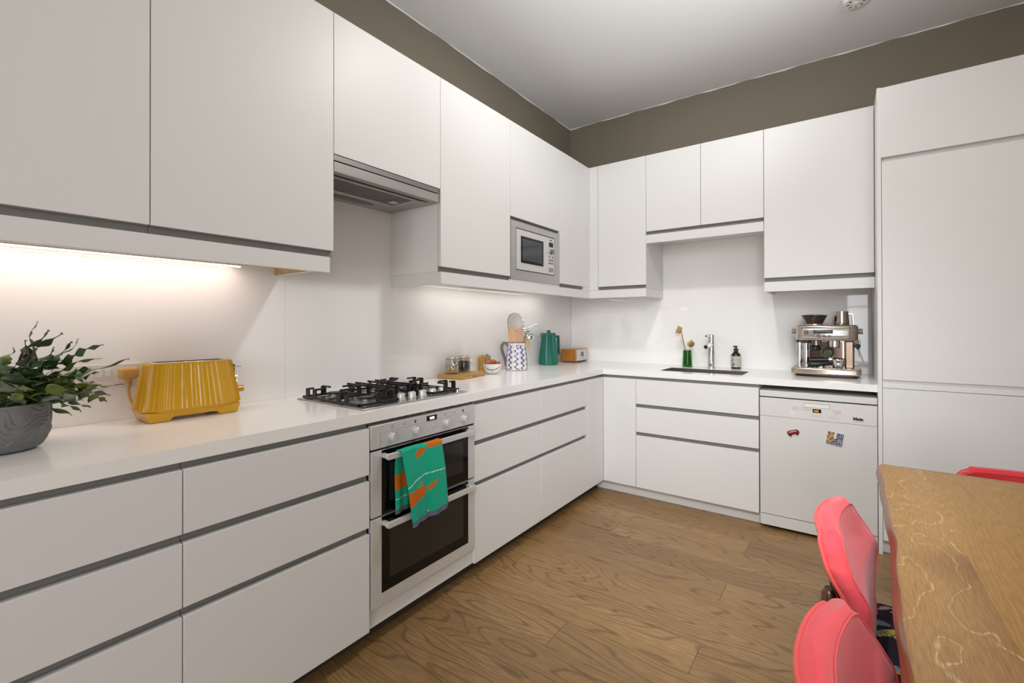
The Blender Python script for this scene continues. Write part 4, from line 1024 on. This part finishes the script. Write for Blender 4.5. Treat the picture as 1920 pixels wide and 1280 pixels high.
for i, (dx, dy, dz) in enumerate(((-.012, -.030, .990), (.002, .006, .997), (.020, .033, .985), (-.034, .014, .985))):
    o = MB().ball((bx_+dx, by+dy, dz), .0225, 22, 14, (1, 1.15, .92)).build('egg', EGG)
    tag(o, 'brown egg at the ' + ['left of the white bowl', 'middle of the white bowl, topmost', 'right of the white bowl', 'back of the white bowl, mostly hidden'][i], 'egg', 'eggs in the bowl')

# ================================================================= jug with utensils
JX, JY = .123, 1.633
RV = Vector((.8203, .5719, 0)); FV = Vector((-.5719, .8203, 0))
t = thing('jug', 'white pottery jug painted with wavy blue lines, holding utensils', 'jug', (JX, JY, .92))
prof = [(.072, .9205), (.079, .924), (.0795, .93), (.080, .96), (.079, 1.0), (.075, 1.04), (.069, 1.075), (.0655, 1.10), (.066, 1.122), (.0665, 1.126), (.063, 1.127), (.061, 1.11), (.066, 1.05), (.072, .95), (.06, .93), (.001, .929)]
fine_ = []
for i in range(len(prof)-1):
    nsub = max(1, int(abs(prof[i+1][1]-prof[i][1])/.0022)) if i < 9 else 2
    for q_ in range(nsub): k = q_/nsub; fine_.append((prof[i][0]*(1-k)+prof[i+1][0]*k, prof[i][1]*(1-k)+prof[i+1][1]*k))
fine_.append(prof[-1]); no = next(i for i, p in enumerate(fine_) if p[1] >= 1.1265)
sg = 320; b = MB(); b.lathe(fine_, (JX, JY, 0), sg); cols = []
NAVYC = (.022, .028, .16); view_a = math.atan2(-FV.y, -FV.x)
for j, (r, z) in enumerate(fine_):
    for i in range(sg):
        a = 2*PI*i/sg; c = (.72, .70, .70)
        if j <= no:
            da = (a-view_a+PI) % (2*PI)-PI               # 0 = facing the room; + is to the right
            h = (z-.92)/.205; x_ = da/.62                 # columns
            col_i = round(x_); ph = col_i*1.9
            if h > .04 and h < .91:
                dd = (x_-col_i)-.20*math.sin(h*34+ph)*(1 if .08 < h < .86 else .6)+(.16 if col_i % 2 else -.16)*max(0, (h-.70)/.2)*1
                if abs(dd) < .115: c = NAVYC
                elif .25 < h < .85 and abs(dd) < .36: c = (.56, .53, .66)
            if .885 < h < .905 and (x_-math.floor(x_)) < .52 and int(math.floor(x_)) % 2 == 0: c = NAVYC
            if .045 < h < .065 and (x_-math.floor(x_)) < .6 and int(math.floor(x_)) % 2 == 0: c = NAVYC
            if 1.28 < da < 1.5 and .12 < h < .9: c = (.10, .22, .06)
            if 1.30 < da < 1.48 and h < .10: c = (.35, .06, .02)
            if h > .965: c = (.22, .17, .13)
            if h < .018: c = (.20, .17, .15)
        cols.append(c)
b.build('jug_body', vcol_mat('hand_painted_glaze', .2, coat=.4), t, colors=cols)
hd = -RV*.96+FV*(-.10)
pts = [(.060, 1.098), (.078, 1.116), (.100, 1.118), (.113, 1.100), (.113, 1.075), (.103, 1.040), (.090, 1.005), (.082, .975), (.077, .950)]
MB().tube([(JX+hd.x*q_, JY+hd.y*q_, z) for q_, z in pts], [.009, .009, .0085, .008, .008, .008, .008, .008, .010], 14, flat=1.3).build('handle', mat('grey_green_glaze', (.14, .13, .115), .3, coat=.3), t)
def jp(r, f, z): p = Vector((JX, JY, 0))+RV*r+FV*f; return Vector((p.x, p.y, z))
# sieve
t = thing('sieve', 'round steel mesh sieve standing in the painted jug', 'sieve', tuple(jp(0, .01, .94)))
cs = jp(-.005, .015, 1.262); nrm = (-FV+RV*.55+Vector((0, 0, .25))).normalized(); q = nrm.to_track_quat('Z', 'Y').to_matrix().to_4x4(); q.translation = cs
SR = .067
MB().tube([q @ Vector((SR*math.cos(2*PI*i/48), SR*1.18*math.sin(2*PI*i/48), 0)) for i in range(48)], .0028, 8, closed=True).build('rim', CHROME, t)
b = MB(); b.lathe([(SR*math.sin(PI/2*i/10) if i else .001, -.040*math.cos(PI/2*i/10)) for i in range(11)], (0, 0, 0), 48, q @ Matrix.Diagonal((1, 1.18, 1, 1)), cap=False)
me_m = mat('steel_mesh', (.50, .48, .46), .5, .3); n, l = nt(me_m); bs = n['Principled BSDF']
tc = n.new('ShaderNodeTexCoord'); wv = n.new('ShaderNodeTexChecker'); wv.inputs['Scale'].default_value = 600; l.new(tc.outputs['Object'], wv.inputs['Vector']); mr_ = n.new('ShaderNodeMapRange'); mr_.inputs['To Min'].default_value = .35; mr_.inputs['To Max'].default_value = .8; l.new(wv.outputs['Fac'], mr_.inputs[0]); l.new(mr_.outputs[0], bs.inputs['Alpha'])
b.build('mesh_bowl', me_m, t)
b = MB(); b.tube([q @ Vector((0, -SR*1.18, 0)), jp(0, .01, 1.10), jp(0, .0, .945)], .003, 8); b.build('handle', CHROME, t)
b = MB()
for a in (1.05, 2.25): b.tube([q @ Vector((SR*math.cos(a), SR*1.18*math.sin(a), 0)), q @ Vector((SR*1.16*math.cos(a), SR*1.36*math.sin(a), 0))], .0022, 6)
b.build('hook', CHROME, t)
def spoon(name, label, base, neck, tip, wd, m, flat=.25, hole=False, nrm=(0, 0, 0)):
    t = thing(name, label, 'utensil', tuple(base))
    base, neck, tip = Vector(base), Vector(neck), Vector(tip)
    MB().tube([base, neck], [.0045, .005], 10).build('handle', m, t)
    n_ = 14; ax = (tip-neck); L = ax.length; z_ = ax.normalized(); nn = Vector(nrm) if any(nrm) else -FV; nn = (nn-z_*nn.dot(z_)).normalized(); s_ = z_.cross(nn)
    b = MB(); b.grid(lambda u, v: neck+z_*L*v+s_*math.cos(2*PI*u)*wd*max(.12, math.sin(PI*(.08+.92*v)**.9)**.6 if v < .985 else .1)+nn*(math.sin(2*PI*u)*.0035-.008*math.sin(PI*v)), 24, n_, cu=True)
    b.build('head', m, t); return t
spoon('wooden_spoon', 'honey-coloured wooden spoon at the left of the jug', jp(-.01, -.01, .945), jp(-.040, -.015, 1.13), jp(-.060, -.02, 1.245), .019, mat('honey_wood', (.62, .35, .10), .45), nrm=(-.2, -.9, 0))
spoon('wooden_spoon', 'pale wide wooden spoon in the middle of the jug', jp(.0, -.03, .945), jp(-.022, -.035, 1.12), jp(-.030, -.04, 1.240), .034, SPOONW)
spoon('wooden_spatula', 'pinkish wooden spatula right of centre in the jug', jp(.005, -.03, .945), jp(.016, -.035, 1.12), jp(.034, -.04, 1.236), .028, mat('pink_beech', (.58, .36, .24), .5))
spoon('wooden_spatula', 'narrow upright wooden spatula in the centre of the jug', jp(.0, -.02, .945), jp(.0, -.028, 1.12), jp(.004, -.03, 1.222), .011, mat('pink_beech_dark', (.50, .30, .19), .5))
spoon('wooden_spoon', 'light wooden spoon drooping over the right jug rim', jp(.03, .0, .99), jp(.072, .005, 1.165), jp(.092, .0, 1.07), .015, SPOONW)
t = thing('masher', 'shiny steel potato masher leaning right in the jug', 'utensil', tuple(jp(.02, .0, .945)))
b = MB(); b.tube([jp(.02, 0, .945), jp(.055, .01, 1.15), jp(.068, .01, 1.21)], .004, 8); b.build('handle', CHROME, t)
b = MB(); b.tube([jp(.045, 0, 1.225), jp(.075, 0, 1.232), jp(.10, 0, 1.236), jp(.118, 0, 1.252), jp(.155, 0, 1.258)], [.010, .013, .011, .006, .003], 10, flat=.5); b.tube([jp(.05, .01, 1.205), jp(.072, .01, 1.212), jp(.098, .01, 1.20), jp(.105, .01, 1.18)], [.009, .010, .009, .005], 10); b.build('head', CHROME, t)
t = thing('ladle', 'upturned steel ladle hanging out right of the jug', 'utensil', tuple(jp(.03, .01, .945)))
MB().tube([jp(.03, .01, .945), jp(.05, .02, 1.12), jp(.062, .02, 1.178)], .0038, 8).build('handle', CHROME, t)
q = (Vector((0, 0, 1))+RV*.35-FV*.2).normalized().to_track_quat('Z', 'Y').to_matrix().to_4x4()
MB().lathe([(.040, -.010), (.038, .004), (.030, .018), (.017, .027), (.001, .030)], jp(.098, .01, 1.168), 30, q, cap=False).build('bowl', CHROME, t)

# ================================================================= green kettle and radio
KX, KY = .092, 2.130
t = thing('green_kettle', 'tall dark green ribbed kettle near the corner', 'green_kettle', (KX, KY, .92))
random.seed(4); NK = 160; vk = []; i = 0
while len(vk) < NK:
    wd = random.choice([3, 4, 5, 6]); dp_ = random.uniform(.02, .05); vk += [-dp_*(q_/wd) for q_ in range(wd)]
vk = vk[:NK]
b = MB(); b.lathe([(.079, .9205), (.081, .924), (.079, .96), (.074, 1.02), (.068, 1.08), (.062, 1.14), (.0585, 1.178), (.056, 1.184), (.001, 1.185)], (KX, KY, 0), NK, rmod=lambda a, z: 1+(vk[int(round(a/(2*PI)*NK)) % NK] if .925 < z < 1.18 else -.01))
b.build('body', GREENK, t, ang=20)
MB().lathe([(.0165, 1.183), (.016, 1.200), (.0145, 1.207), (.001, 1.208)], (KX, KY, 0), 24).build('lid_knob', GREENK, t)
d = -RV*.95-FV*.3
b = MB(); b.prism([(0, -.014), (.024, -.004), (.024, .004), (0, .014)], 1.150, 1.184, Matrix.Translation((KX+d.x*.048, KY+d.y*.048, 0)) @ Matrix.Rotation(math.atan2(d.y, d.x), 4, 'Z')); b.build('spout', GREENK, t, bev=.003)
d = (RV*.88+FV*.47).normalized(); mm = Matrix.Translation((KX, KY, 0)) @ Matrix.Rotation(math.atan2(d.y, d.x), 4, 'Z') @ Matrix(((1, 0, 0, 0), (0, 0, 1, 0), (0, 1, 0, 0), (0, 0, 0, 1)))
b = MB(); b.prism([(.050, 1.145), (.050, 1.163), (.099, 1.163), (.108, .998), (.070, .998), (.073, 1.012), (.094, 1.012), (.087, 1.145)], -.013, .013, mm); b.build('handle', GREENK, t, bev=.002)
t = thing('radio', 'small cherry-wood table radio in the corner', 'radio', (.13, 2.52, .92))
RZ0, RZ1 = .930, 1.038
rm = Matrix.Translation((.206, 2.402, 0)) @ Matrix.Rotation(math.radians(3.5), 4, 'Z')
b = MB(); b.box((-.150, 0, RZ0), (0, .240, RZ1), rm); b.build('cabinet', RADIOW, t, bev=.010, seg=3)
fc = MB().box((-.004, .006, RZ0+.006), (.003, .234, RZ1-.006), rm).build('front_panel', mat('silver_panel', (.58, .575, .56), .4, .3), t, bev=.002)
MB().box((.003, .085, .972), (.0036, .145, 1.012), rm).build('display', mat('radio_display', (.09, .10, .11), .15), fc, smooth=False)
MB().cyl(rm @ Vector((.002, .132, .955)), rm @ Vector((.006, .132, .955)), .004, 14).build('button', STEEL_D, fc)
for xx, yy in ((-.13, .02), (-.02, .03), (-.13, .22), (-.02, .21)): MB().lathe([(.009, 0), (.009, .011)], rm @ Vector((xx, yy, .9202)), 14).build('foot', CHAIRW, t)

# ================================================================= espresso machine
CX, CY = 2.020, 2.455
t = thing('espresso_machine', 'stainless espresso machine with display at the right end of worktop', 'coffee machine', (CX, CY, .92))
def bowed(x0, x1, y0_, y1_, bow, n_=20, rc=.02):
    """footprint with a front edge that bows forward and rounded front corners"""
    P = [(x1, y1_), (x0, y1_)]
    for i in range(n_+1):
        u = i/n_; x = x0+(x1-x0)*u; e = min(u, 1-u)*(x1-x0)
        c = rc-math.sqrt(max(0, rc*rc-(rc-min(e, rc))**2)) if e < rc else 0
        P.append((x, y0_-bow*(1-(2*u-1)**2)+c))
    return P
b = MB(); b.prism(bowed(CX-.168, CX+.160, CY-.115, CY+.13, .014), .9205, .938); b.build('foot_plate', BLACK, t, bev=.004)
def tray(z0, z1, g): return MB().prism(bowed(CX-.190+g, CX+.180-g, CY-.135+g, CY+.14, .018), z0, z1)
tray(.936, .975, .0).build('drip_tray', TINTSTEEL, t, bev=.008, seg=3)
b = MB(); b.box((CX-.15, CY-.125, .975), (CX+.15, CY-.005, .9775)); g_ = b.build('tray_grid', CHROME, t, bev=.001)
for i in range(11): MB().box((CX-.14+i*.026, CY-.12, .9775), (CX-.136+i*.026, CY-.01, .9785)).build('grid_bar', STEEL_D, g_, smooth=False)
b = MB(); b.box((CX-.150, CY+.0, .972), (CX+.145, CY+.145, 1.165)); b.build('rear_housing', mat('mirror_steel', (.42, .36, .33), .13, 1), t, bev=.006)
MB().box((CX-.095, CY-.003, .985), (CX+.085, CY+.001, 1.14)).build('splash_plate', mat('dark_mirror', (.16, .11, .10), .10, 1), t, smooth=False)
MB().box((CX+.095, CY-.055, .972), (CX+.146, CY+.06, 1.150)).build('side_column', mat('brown_reflection_steel', (.30, .22, .17), .3, .9), t, bev=.010, seg=3)  # brown reflection painted into the column's steel colour
b = MB(); b.cyl((CX-.148, CY-.045, .975), (CX-.148, CY-.045, 1.135), .018, 26); b.cyl((CX-.110, CY-.03, .975), (CX-.112, CY-.03, 1.135), .013, 22); b.build('front_pillar', CHROME, t)
b = MB(); b.box((CX-.165, CY-.06, 1.130), (CX-.095, CY+.0, 1.150)); b.build('pillar_cap', BLACK, t, bev=.003)
hd_ = MB().prism(bowed(CX-.170, CX+.165, CY-.085, CY+.14, .030, rc=.035), 1.148, 1.248).build('head', TINTSTEEL, t, bev=.014, seg=4)
b = MB(); nfb = 24
x0_, x1_ = CX-.135, CX+.125
def fy(x): u = (x-(CX-.170))/.335; return CY-.085-.030*(1-(2*u-1)**2)
b.grid(lambda u, v: (x0_+(x1_-x0_)*u, fy(x0_+(x1_-x0_)*u)-.0022-.001*math.sin(PI*v), 1.160+.072*v), nfb, 3)
b.build('fascia', mat('polished_fascia', (.62, .60, .58), .25, .85), hd_, solid=.003)
def on_face(x, z, o): return (x, fy(x)-.004-o, z)
b = MB(); b.grid(lambda u, v: on_face(CX-.068+.105*u, 1.194+.0245*v, .0012), 8, 1); b.build('display', mat('lcd_grey', (.075, .085, .075), .25), hd_, solid=.001)
for x, z, r in ((CX-.107, 1.200, .0125), (CX-.060, 1.178, .0075), (CX-.038, 1.178, .0105), (CX-.008, 1.178, .0085), (CX+.018, 1.178, .0085)):
    kb = MB().cyl(on_face(x, z, -.001), on_face(x, z, .006), r, 24).build('button', BLACK if r > .008 else CHROME, hd_)
    MB().cyl(on_face(x, z, .006), on_face(x, z, .0068), r*.55, 18).build('button_ring', CHROME, kb)
text_mb('Sage', .024, lambda x, y, o: on_face(CX+.058+x, 1.196+y, .0004+o), bold=.0002).build('lettering', mat('light_print', (.40, .39, .38), .4, .5), hd_)
for sx_ in (-1, 1): MB().cyl((CX-.0025+sx_*.166, CY-.01, 1.207), (CX-.0025+sx_*.192, CY-.01, 1.207), .0165, 26).build('side_dial', mat('dial_grey', (.22, .22, .22), .4) if sx_ < 0 else bpy.data.materials['dial_grey'], hd_)
# hopper
hx_, hy_ = CX-.068, CY+.02
hp = MB().lathe([(.046, 1.246), (.046, 1.256), (.068, 1.300), (.070, 1.306), (.066, 1.306), (.044, 1.258)], (hx_, hy_, 0), 44, cap=False).build('bean_hopper', SMOKEG, t)
MB().lathe([(.001, 1.252), (.044, 1.256), (.060, 1.286), (.04, 1.292), (.001, 1.290)], (hx_, hy_, 0), 36).build('beans', BEANS, hp, kind='stuff')
MB().lathe([(.052, 1.244), (.052, 1.254), (.046, 1.256)], (hx_, hy_, 0), 40, cap=False).build('hopper_collar', STEEL, hp)
MB().lathe([(.066, 1.305), (.074, 1.307), (.074, 1.312), (.040, 1.316), (.001, 1.316)], (hx_, hy_, 0), 44).build('hopper_lid', BLACK, hp)
# group heads, portafilter, steam wand
b = MB(); b.lathe([(.030, 1.105), (.034, 1.110), (.034, 1.150)], (CX+.040, CY-.045, 0), 32); b.build('group_head', CHROME, t)
b = MB(); b.lathe([(.024, 1.112), (.033, 1.118), (.033, 1.150)], (CX-.058, CY-.045, 0), 32); b.build('grinder_outlet', mat('dark_steel', (.2, .17, .16), .2, 1), t)
b = MB(); b.lathe([(.026, 1.085), (.030, 1.092), (.022, 1.112)], (CX-.058, CY-.045, 0), 28); b.build('dosing_cradle', BLACK, t)
pf = thing('portafilter', 'chrome portafilter with black handle lying on the drip tray', 'portafilter', (CX+.05, CY-.085, .979))
ph_ = Matrix.Translation((CX+.062, CY-.080, .985))
MB().lathe([(.024, -.004), (.030, .004), (.034, .020), (.036, .040), (.036, .046), (.033, .046), (.031, .020), (.001, .012)], (CX+.062, CY-.080, .984), 32).build('basket', CHROME, pf)
b = MB(); b.tube([(CX+.035, CY-.088, 1.010), (CX+.005, CY-.095, 1.006), (CX-.03, CY-.103, 1.003), (CX-.085, CY-.112, .997), (CX-.098, CY-.114, .996)], [.009, .0145, .0155, .0165, .010], 18); b.build('handle', BLACK, pf)
b = MB(); b.tube([(CX+.062, CY-.11, .992), (CX+.045, CY-.125, .984)], .006, 10); b.tube([(CX+.075, CY-.11, .992), (CX+.085, CY-.125, .984)], .006, 10); b.build('spout', CHROME, pf)
pf2 = thing('tamper', 'second black-handled tool resting behind the portafilter', 'tamper', (CX-.03, CY-.055, .979))
MB().tube([(CX-.090, CY-.060, 1.020), (CX-.03, CY-.052, 1.024), (CX+.015, CY-.05, 1.026)], [.012, .015, .013], 16).build('handle', BLACK, pf2)
MB().cyl((CX+.012, CY-.05, 1.026), (CX+.030, CY-.048, 1.027), .020, 26).build('foot', CHROME, pf2)
MB().lathe([(.02, .9785), (.02, 1.006)], (CX-.03, CY-.052, 0), 20).build('stand', CHROME, pf2)
t2 = thing('cup', 'olive green stoneware cup tilted inside the espresso machine', 'cup', (CX+.005, CY-.035, 1.06))
qc = (Vector((.15, -1, .25))).normalized().to_track_quat('Z', 'Y').to_matrix().to_4x4()
MB().lathe([(.018, -.030), (.028, -.024), (.036, .0), (.038, .012), (.035, .012), (.032, .0), (.022, -.018), (.001, -.020)], (CX+.008, CY-.030, 1.070), 36, qc).build('cup_body', mat('olive_glaze', (.12, .13, .055), .25, coat=.3), t2)
MB().lathe([(.018, 0), (.020, .002), (.020, .004), (.001, .004)], (CX+.008, CY-.030, 1.070), 30, qc @ Matrix.Translation((0, 0, -.019))).build('glaze_ring', mat('dark_olive', (.05, .06, .025), .2), t2)
b = MB(); b.tube([(CX+.172, CY-.03, 1.150), (CX+.172, CY-.045, 1.125), (CX+.168, CY-.055, 1.10)], .0055, 12); b.build('wand_joint', CHROME, t)
MB().ball((CX+.165, CY-.05, 1.118), .013, 18, 12).build('wand_grip', BLACK, t)
b = MB(); b.tube([(CX+.140, CY-.06, 1.122), (CX+.160, CY-.06, 1.112), (CX+.166, CY-.06, 1.098)], [.007, .009, .007], 12); b.build('wand_lever', BLACK, t)
MB().tube([(CX+.166, CY-.058, 1.105), (CX+.176, CY-.075, 1.065), (CX+.188, CY-.090, 1.022)], [.0045, .0042, .0055], 12).build('steam_wand', CHROME, t)
# milk jug on top
mx_, my_ = CX+.092, CY+.02
t = thing('milk_jug', 'small steel milk jug standing on the espresso machine', 'jug', (mx_, my_, 1.249))
MB().lathe([(.040, 1.2485), (.042, 1.252), (.041, 1.275), (.039, 1.300), (.037, 1.335), (.035, 1.335), (.037, 1.30), (.039, 1.256), (.001, 1.254)], (mx_-.012, my_, 0), 40).build('jug_body', brushed('satin_jug_steel', (.46, .40, .36), .22, (1, 1, 40), .1), t)
b = MB(); b.prism([(.030, 1.315), (.030, 1.326), (.063, 1.322), (.068, 1.252), (.060, 1.252), (.055, 1.312)], -.006, .006, Matrix.Translation((mx_-.012, my_, 0)) @ Matrix(((1, 0, 0, 0), (0, 0, 1, 0), (0, 1, 0, 0), (0, 0, 0, 1)))); b.build('handle', brushed('satin_handle_steel', (.46, .40, .36), .3, (1, 1, 40), .1), t, bev=.001)

# ================================================================= dining table and chairs
t = thing('dining_table', 'thick walnut-slab dining table with a wavy natural edge', 'table', (2.68, .02, 0))
ZTB = .76
ys = [-.98+i*(1.94/60) for i in range(61)]
EK = [(-1.0, 2.205), (-.5, 2.190), (-.26, 2.193), (-.07, 2.198), (.07, 2.201), (.18, 2.209), (.26, 2.214), (.57, 2.216), (1.0, 2.220)]
def edge_x(y):
    for p, q_ in zip(EK, EK[1:]):
        if y <= q_[0]: return p[1]+(q_[1]-p[1])*(y-p[0])/(q_[0]-p[0])-.006
    return 2.214
left = [(edge_x(y), y) for y in ys]; right = [(3.16+.012*math.sin(y*4), y) for y in reversed(ys)]
import bmesh
rows_ = [(0.000, ZTB-.045), (-.009, ZTB-.040), (-.007, ZTB-.020), (.001, ZTB-.004), (.006, ZTB)]
JX_ = [None, lambda y: 2.330-.006*math.sin((y+.3)*1.8), lambda y: 2.585, lambda y: 2.865, None]
for bi in range(4):
    b = MB(); Lf = JX_[bi]; Rf = JX_[bi+1]
    ledge = [((edge_x(y) if Lf is None else Lf(y)+.00005), y) for y in ys]
    redge = [((3.16+.012*math.sin(y*4)) if Rf is None else Rf(y)-.00005, y) for y in reversed(ys)]
    outl = ledge+redge; k = len(outl)
    for off, z in rows_:
        for i, (x, y) in enumerate(outl):
            isl = i < len(ledge); dx = 0
            if isl and Lf is None: dx = off+(.0012*math.sin(y*26+z*60) if off < .005 else 0)
            if (not isl) and Rf is None: dx = -off
            b.v.append((x+dx, y-(off if y > .9 else (-off if y < -.9 else 0)), z))
    for j in range(len(rows_)-1):
        for i in range(k): i2 = (i+1) % k; b.f.append((j*k+i2, j*k+i, (j+1)*k+i, (j+1)*k+i2))
    nl = len(ledge)
    for j, fl_ in ((0, 0), (len(rows_)-1, 1)):
        for i in range(nl-1):
            q_ = (j*k+i, j*k+i+1, j*k+k-2-i, j*k+k-1-i); b.f.append(q_ if not fl_ else q_[::-1])
    o = b.build('board', [TABLEW if bi == 0 else TABLEW2, TABLEE], t, ang=50)
    bb = bmesh.new(); bb.from_mesh(o.data); bmesh.ops.recalc_face_normals(bb, faces=bb.faces); bb.to_mesh(o.data); bb.free()
    for p in o.data.polygons:
        if abs(p.normal.z) < .6: p.material_index = 1
for sx_ in (2.305, 3.06):
    for sy_ in (-.75, .72): MB().tube([(sx_, sy_, ZTB-.046), (sx_, sy_*1.03, 0)], [.035, .024], 4, up=(1, 1, 0)).build('leg', CHAIRW, t)
MB().box((2.30, -.77, ZTB-.09), (3.06, -.74, ZTB-.046)).build('apron', CHAIRW, t, bev=.002); MB().box((2.30, .72, ZTB-.09), (3.06, .75, ZTB-.046)).build('apron', CHAIRW, t, bev=.002)

PAT = vcol_mat('leaf_print_fabric', .9, .2, bump=(500, .3, .001))
def chair(loc, rz, label, fab, pip, group=None):
    t = thing('dining_chair', label, 'chair', loc, rz, group)
    # backrest: wide wings at the top, a waist, flaring to the seat
    Z0, Z1 = .42, .752
    KN = [(.42, -.195, .150), (.48, -.195, .115), (.52, -.198, .105), (.553, -.202, .165), (.58, -.205, .188), (.636, -.213, .196), (.67, -.235, .197), (.69, -.247, .192), (.72, -.261, .170), (.742, -.268, .152), (.752, -.271, .130)]
    def interp(z, k):
        for p, q_ in zip(KN, KN[1:]):
            if z <= q_[0]+1e-6:
                f = max(0, (z-p[0])/(q_[0]-p[0])); f = f*f*(3-2*f) if k == 2 else f
                return p[k]*(1-f)+q_[k]*f
        return KN[-1][k]
    def hw(s): return interp(Z0+(Z1-Z0)*s, 2)
    def cx_(s): return (interp(Z0+(Z1-Z0)*(s-.04), 1)+interp(Z0+(Z1-Z0)*s, 1)+interp(Z0+(Z1-Z0)*min(1, s+.04), 1))/3
    def surf(s, a, side):                     # side -1 back, +1 front
        z = Z0+(Z1-Z0)*s; y = hw(s)*a; wing = .018*abs(a)**2.2*min(1, max(0, (s-.35)/.3))
        th = .0245*(1-.12*abs(a)**6)
        crown = 0
        return Vector((cx_(s)+wing+side*th, y, z+crown))
    b = MB(); NA, NS = 28, 40
    ring_n = 2*(NA+1)+6
    for j in range(NS+1):
        s = j/NS; ring = []
        for i in range(NA+1): ring.append(surf(s, -1+2*i/NA, 1))
        for q_ in (1, 2, 3):
            f_, r_ = surf(s, 1, 1), surf(s, 1, -1); k = q_/4; p = f_.lerp(r_, k); p.y += .010*math.sin(PI*k); ring.append(p)
        for i in range(NA+1): ring.append(surf(s, 1-2*i/NA, -1))
        for q_ in (1, 2, 3):
            f_, r_ = surf(s, -1, -1), surf(s, -1, 1); k = q_/4; p = f_.lerp(r_, k); p.y -= .010*math.sin(PI*k); ring.append(p)
        b.v += [tuple(p) for p in ring]
    for j in range(NS):
        for i in range(ring_n): i2 = (i+1) % ring_n; b.f.append((j*ring_n+i, j*ring_n+i2, (j+1)*ring_n+i2, (j+1)*ring_n+i))
    # rounded crown
    top = NS*ring_n; mid = []
    base_n = len(b.v)
    for i in range(ring_n):
        p = Vector(b.v[top+i]); c = Vector((cx_(1)+.018*(abs(p.y)/max(.01, hw(1)))**2.2, p.y*.985, p.z)); q_ = p.lerp(c, .5); q_.z += .014; b.v.append(tuple(q_))
    for i in range(ring_n): i2 = (i+1) % ring_n; b.f.append((top+i, top+i2, base_n+i2, base_n+i))
    b.f.append(tuple(base_n+i for i in range(ring_n))); b.f.append(tuple(ring_n-1-i for i in range(ring_n)))
    bk = b.build('backrest', fab, t, local=True, ang=75)
    for side in (-1, 1):
        path = [surf(s/30, -1, side)+Vector((side*.002, -.001, 0)) for s in range(31)]+[surf(1, -1+2*i/16, side)+Vector((0, 0, .003)) for i in range(1, 16)]+[surf(1-s/30, 1, side)+Vector((side*.002, .001, 0)) for s in range(31)]
        MB().tube(path, .0045 if side < 0 else .0016, 8).build('piping', pip, bk, local=True)
    # curved wooden back shell behind the lower half
    b = MB(); b.grid(lambda u, v: surf(.02+.70*v, (-1+2*u)*.93, -1)+Vector((-.009, 0, 0)), 16, 16); b.build('back_shell', CHAIRW, t, local=True, solid=.012)
    # seat with printed cover
    nu, nv = 110, 110; b = MB(); cols = []
    rr = random.Random(9); blobs = [(rr.random(), rr.random(), rr.uniform(.03, .09), rr.uniform(0, 3.1), rr.choice([(.55, .50, .05), (.62, .40, .34), (.20, .24, .28), (.50, .42, .06), (.03, .03, .05)])) for _ in range(60)]
    def sp(u, v):
        x = -.20+.43*u; y = (-.235+.47*v)*(1-.12*(1-u)); e = min(u, 1-u, v, 1-v)
        return (x, y, .455+.022*min(1, e/.12)**.5)
    b.grid(sp, nu, nv)
    for j in range(nv+1):
        for i in range(nu+1):
            u, v = i/nu, j/nv; c = (.022, .020, .035)
            for (bx2, by2, r, an, cc) in blobs:
                dx, dy = u-bx2, v-by2; X = dx*math.cos(an)+dy*math.sin(an); Y = -dx*math.sin(an)+dy*math.cos(an)
                if (X/r)**2+(Y/(r*.38))**2 < 1: c = cc if not (cc[0] > .5 and math.sin(X*260) > .7) else (.03, .03, .04)
            cols.append(c)
    b.build('seat_cover', PAT, t, local=True, colors=cols)
    b = MB(); b.prism([(-.20, -.205), (.225, -.232), (.225, .232), (-.20, .205)], .395, .458); b.build('seat_cushion', fab, t, local=True, bev=.012, seg=3)
    b = MB(); b.prism([(-.215, -.19), (.20, -.215), (.20, .215), (-.215, .19)], .350, .395); b.build('seat_frame', CHAIRW, t, local=True, bev=.006)
    for sy_ in (-1, 1):
        MB().tube([(.175, sy_*.19, .36), (.20, sy_*.205, 0)], [.022, .013], 14).build('leg', CHAIRW, t, local=True)
        b = MB(); b.tube([(-.29, sy_*.205, 0), (-.255, sy_*.19, .34), (-.252, sy_*.165, .50), (-.254, sy_*.150, .622), (-.254, sy_*.150, .634)], [.015, .025, .023, .021, .012], 14, flat=.8); b.build('leg', CHAIRW, t, 'rear leg rising behind the backrest', local=True)
    return t
chair((2.345, .335, 0), math.radians(-4), 'coral pink upholstered dining chair with its back toward the dishwasher, farther of two', PINK, PINKP)
chair((2.345, -.255, 0), math.radians(-4), 'coral pink upholstered dining chair nearest the camera, cut off below', PINK, PINKP)
chair((2.60, .81, 0), math.radians(-90), 'dining chair in shade-darkened red behind the far end of the table', REDSHADE, REDSHADE)
# ================================================================= smoke alarm
t = thing('smoke_alarm', 'round white smoke alarm on the ceiling', 'smoke alarm', (2.175, 2.03, ZC))
dn = Matrix.Rotation(PI, 4, 'X')
MB().lathe([(.073, 0), (.073, .010), (.068, .014)], (2.175, 2.045, ZC-.0005), 44, dn).build('base', WHITEPL, t)
MB().lathe([(.064, .012), (.064, .026), (.056, .042), (.001, .044)], (2.175, 2.045, ZC), 44, dn).build('cover', WHITEPL, t)
for i in range(8):
    a = 2*PI*i/8; MB().box((-.007, -.0015, -.001), (.007, .0015, .002), Matrix.Translation((2.175+.036*math.cos(a), 2.045+.036*math.sin(a), ZC-.0445)) @ Matrix.Rotation(a, 4, 'Z')).build('vent_slot', BLACK, t, smooth=False)
MB().lathe([(.012, .044), (.012, .048), (.001, .049)], (2.175, 2.045, ZC), 20, dn).build('test_button', WHITEPL, t)
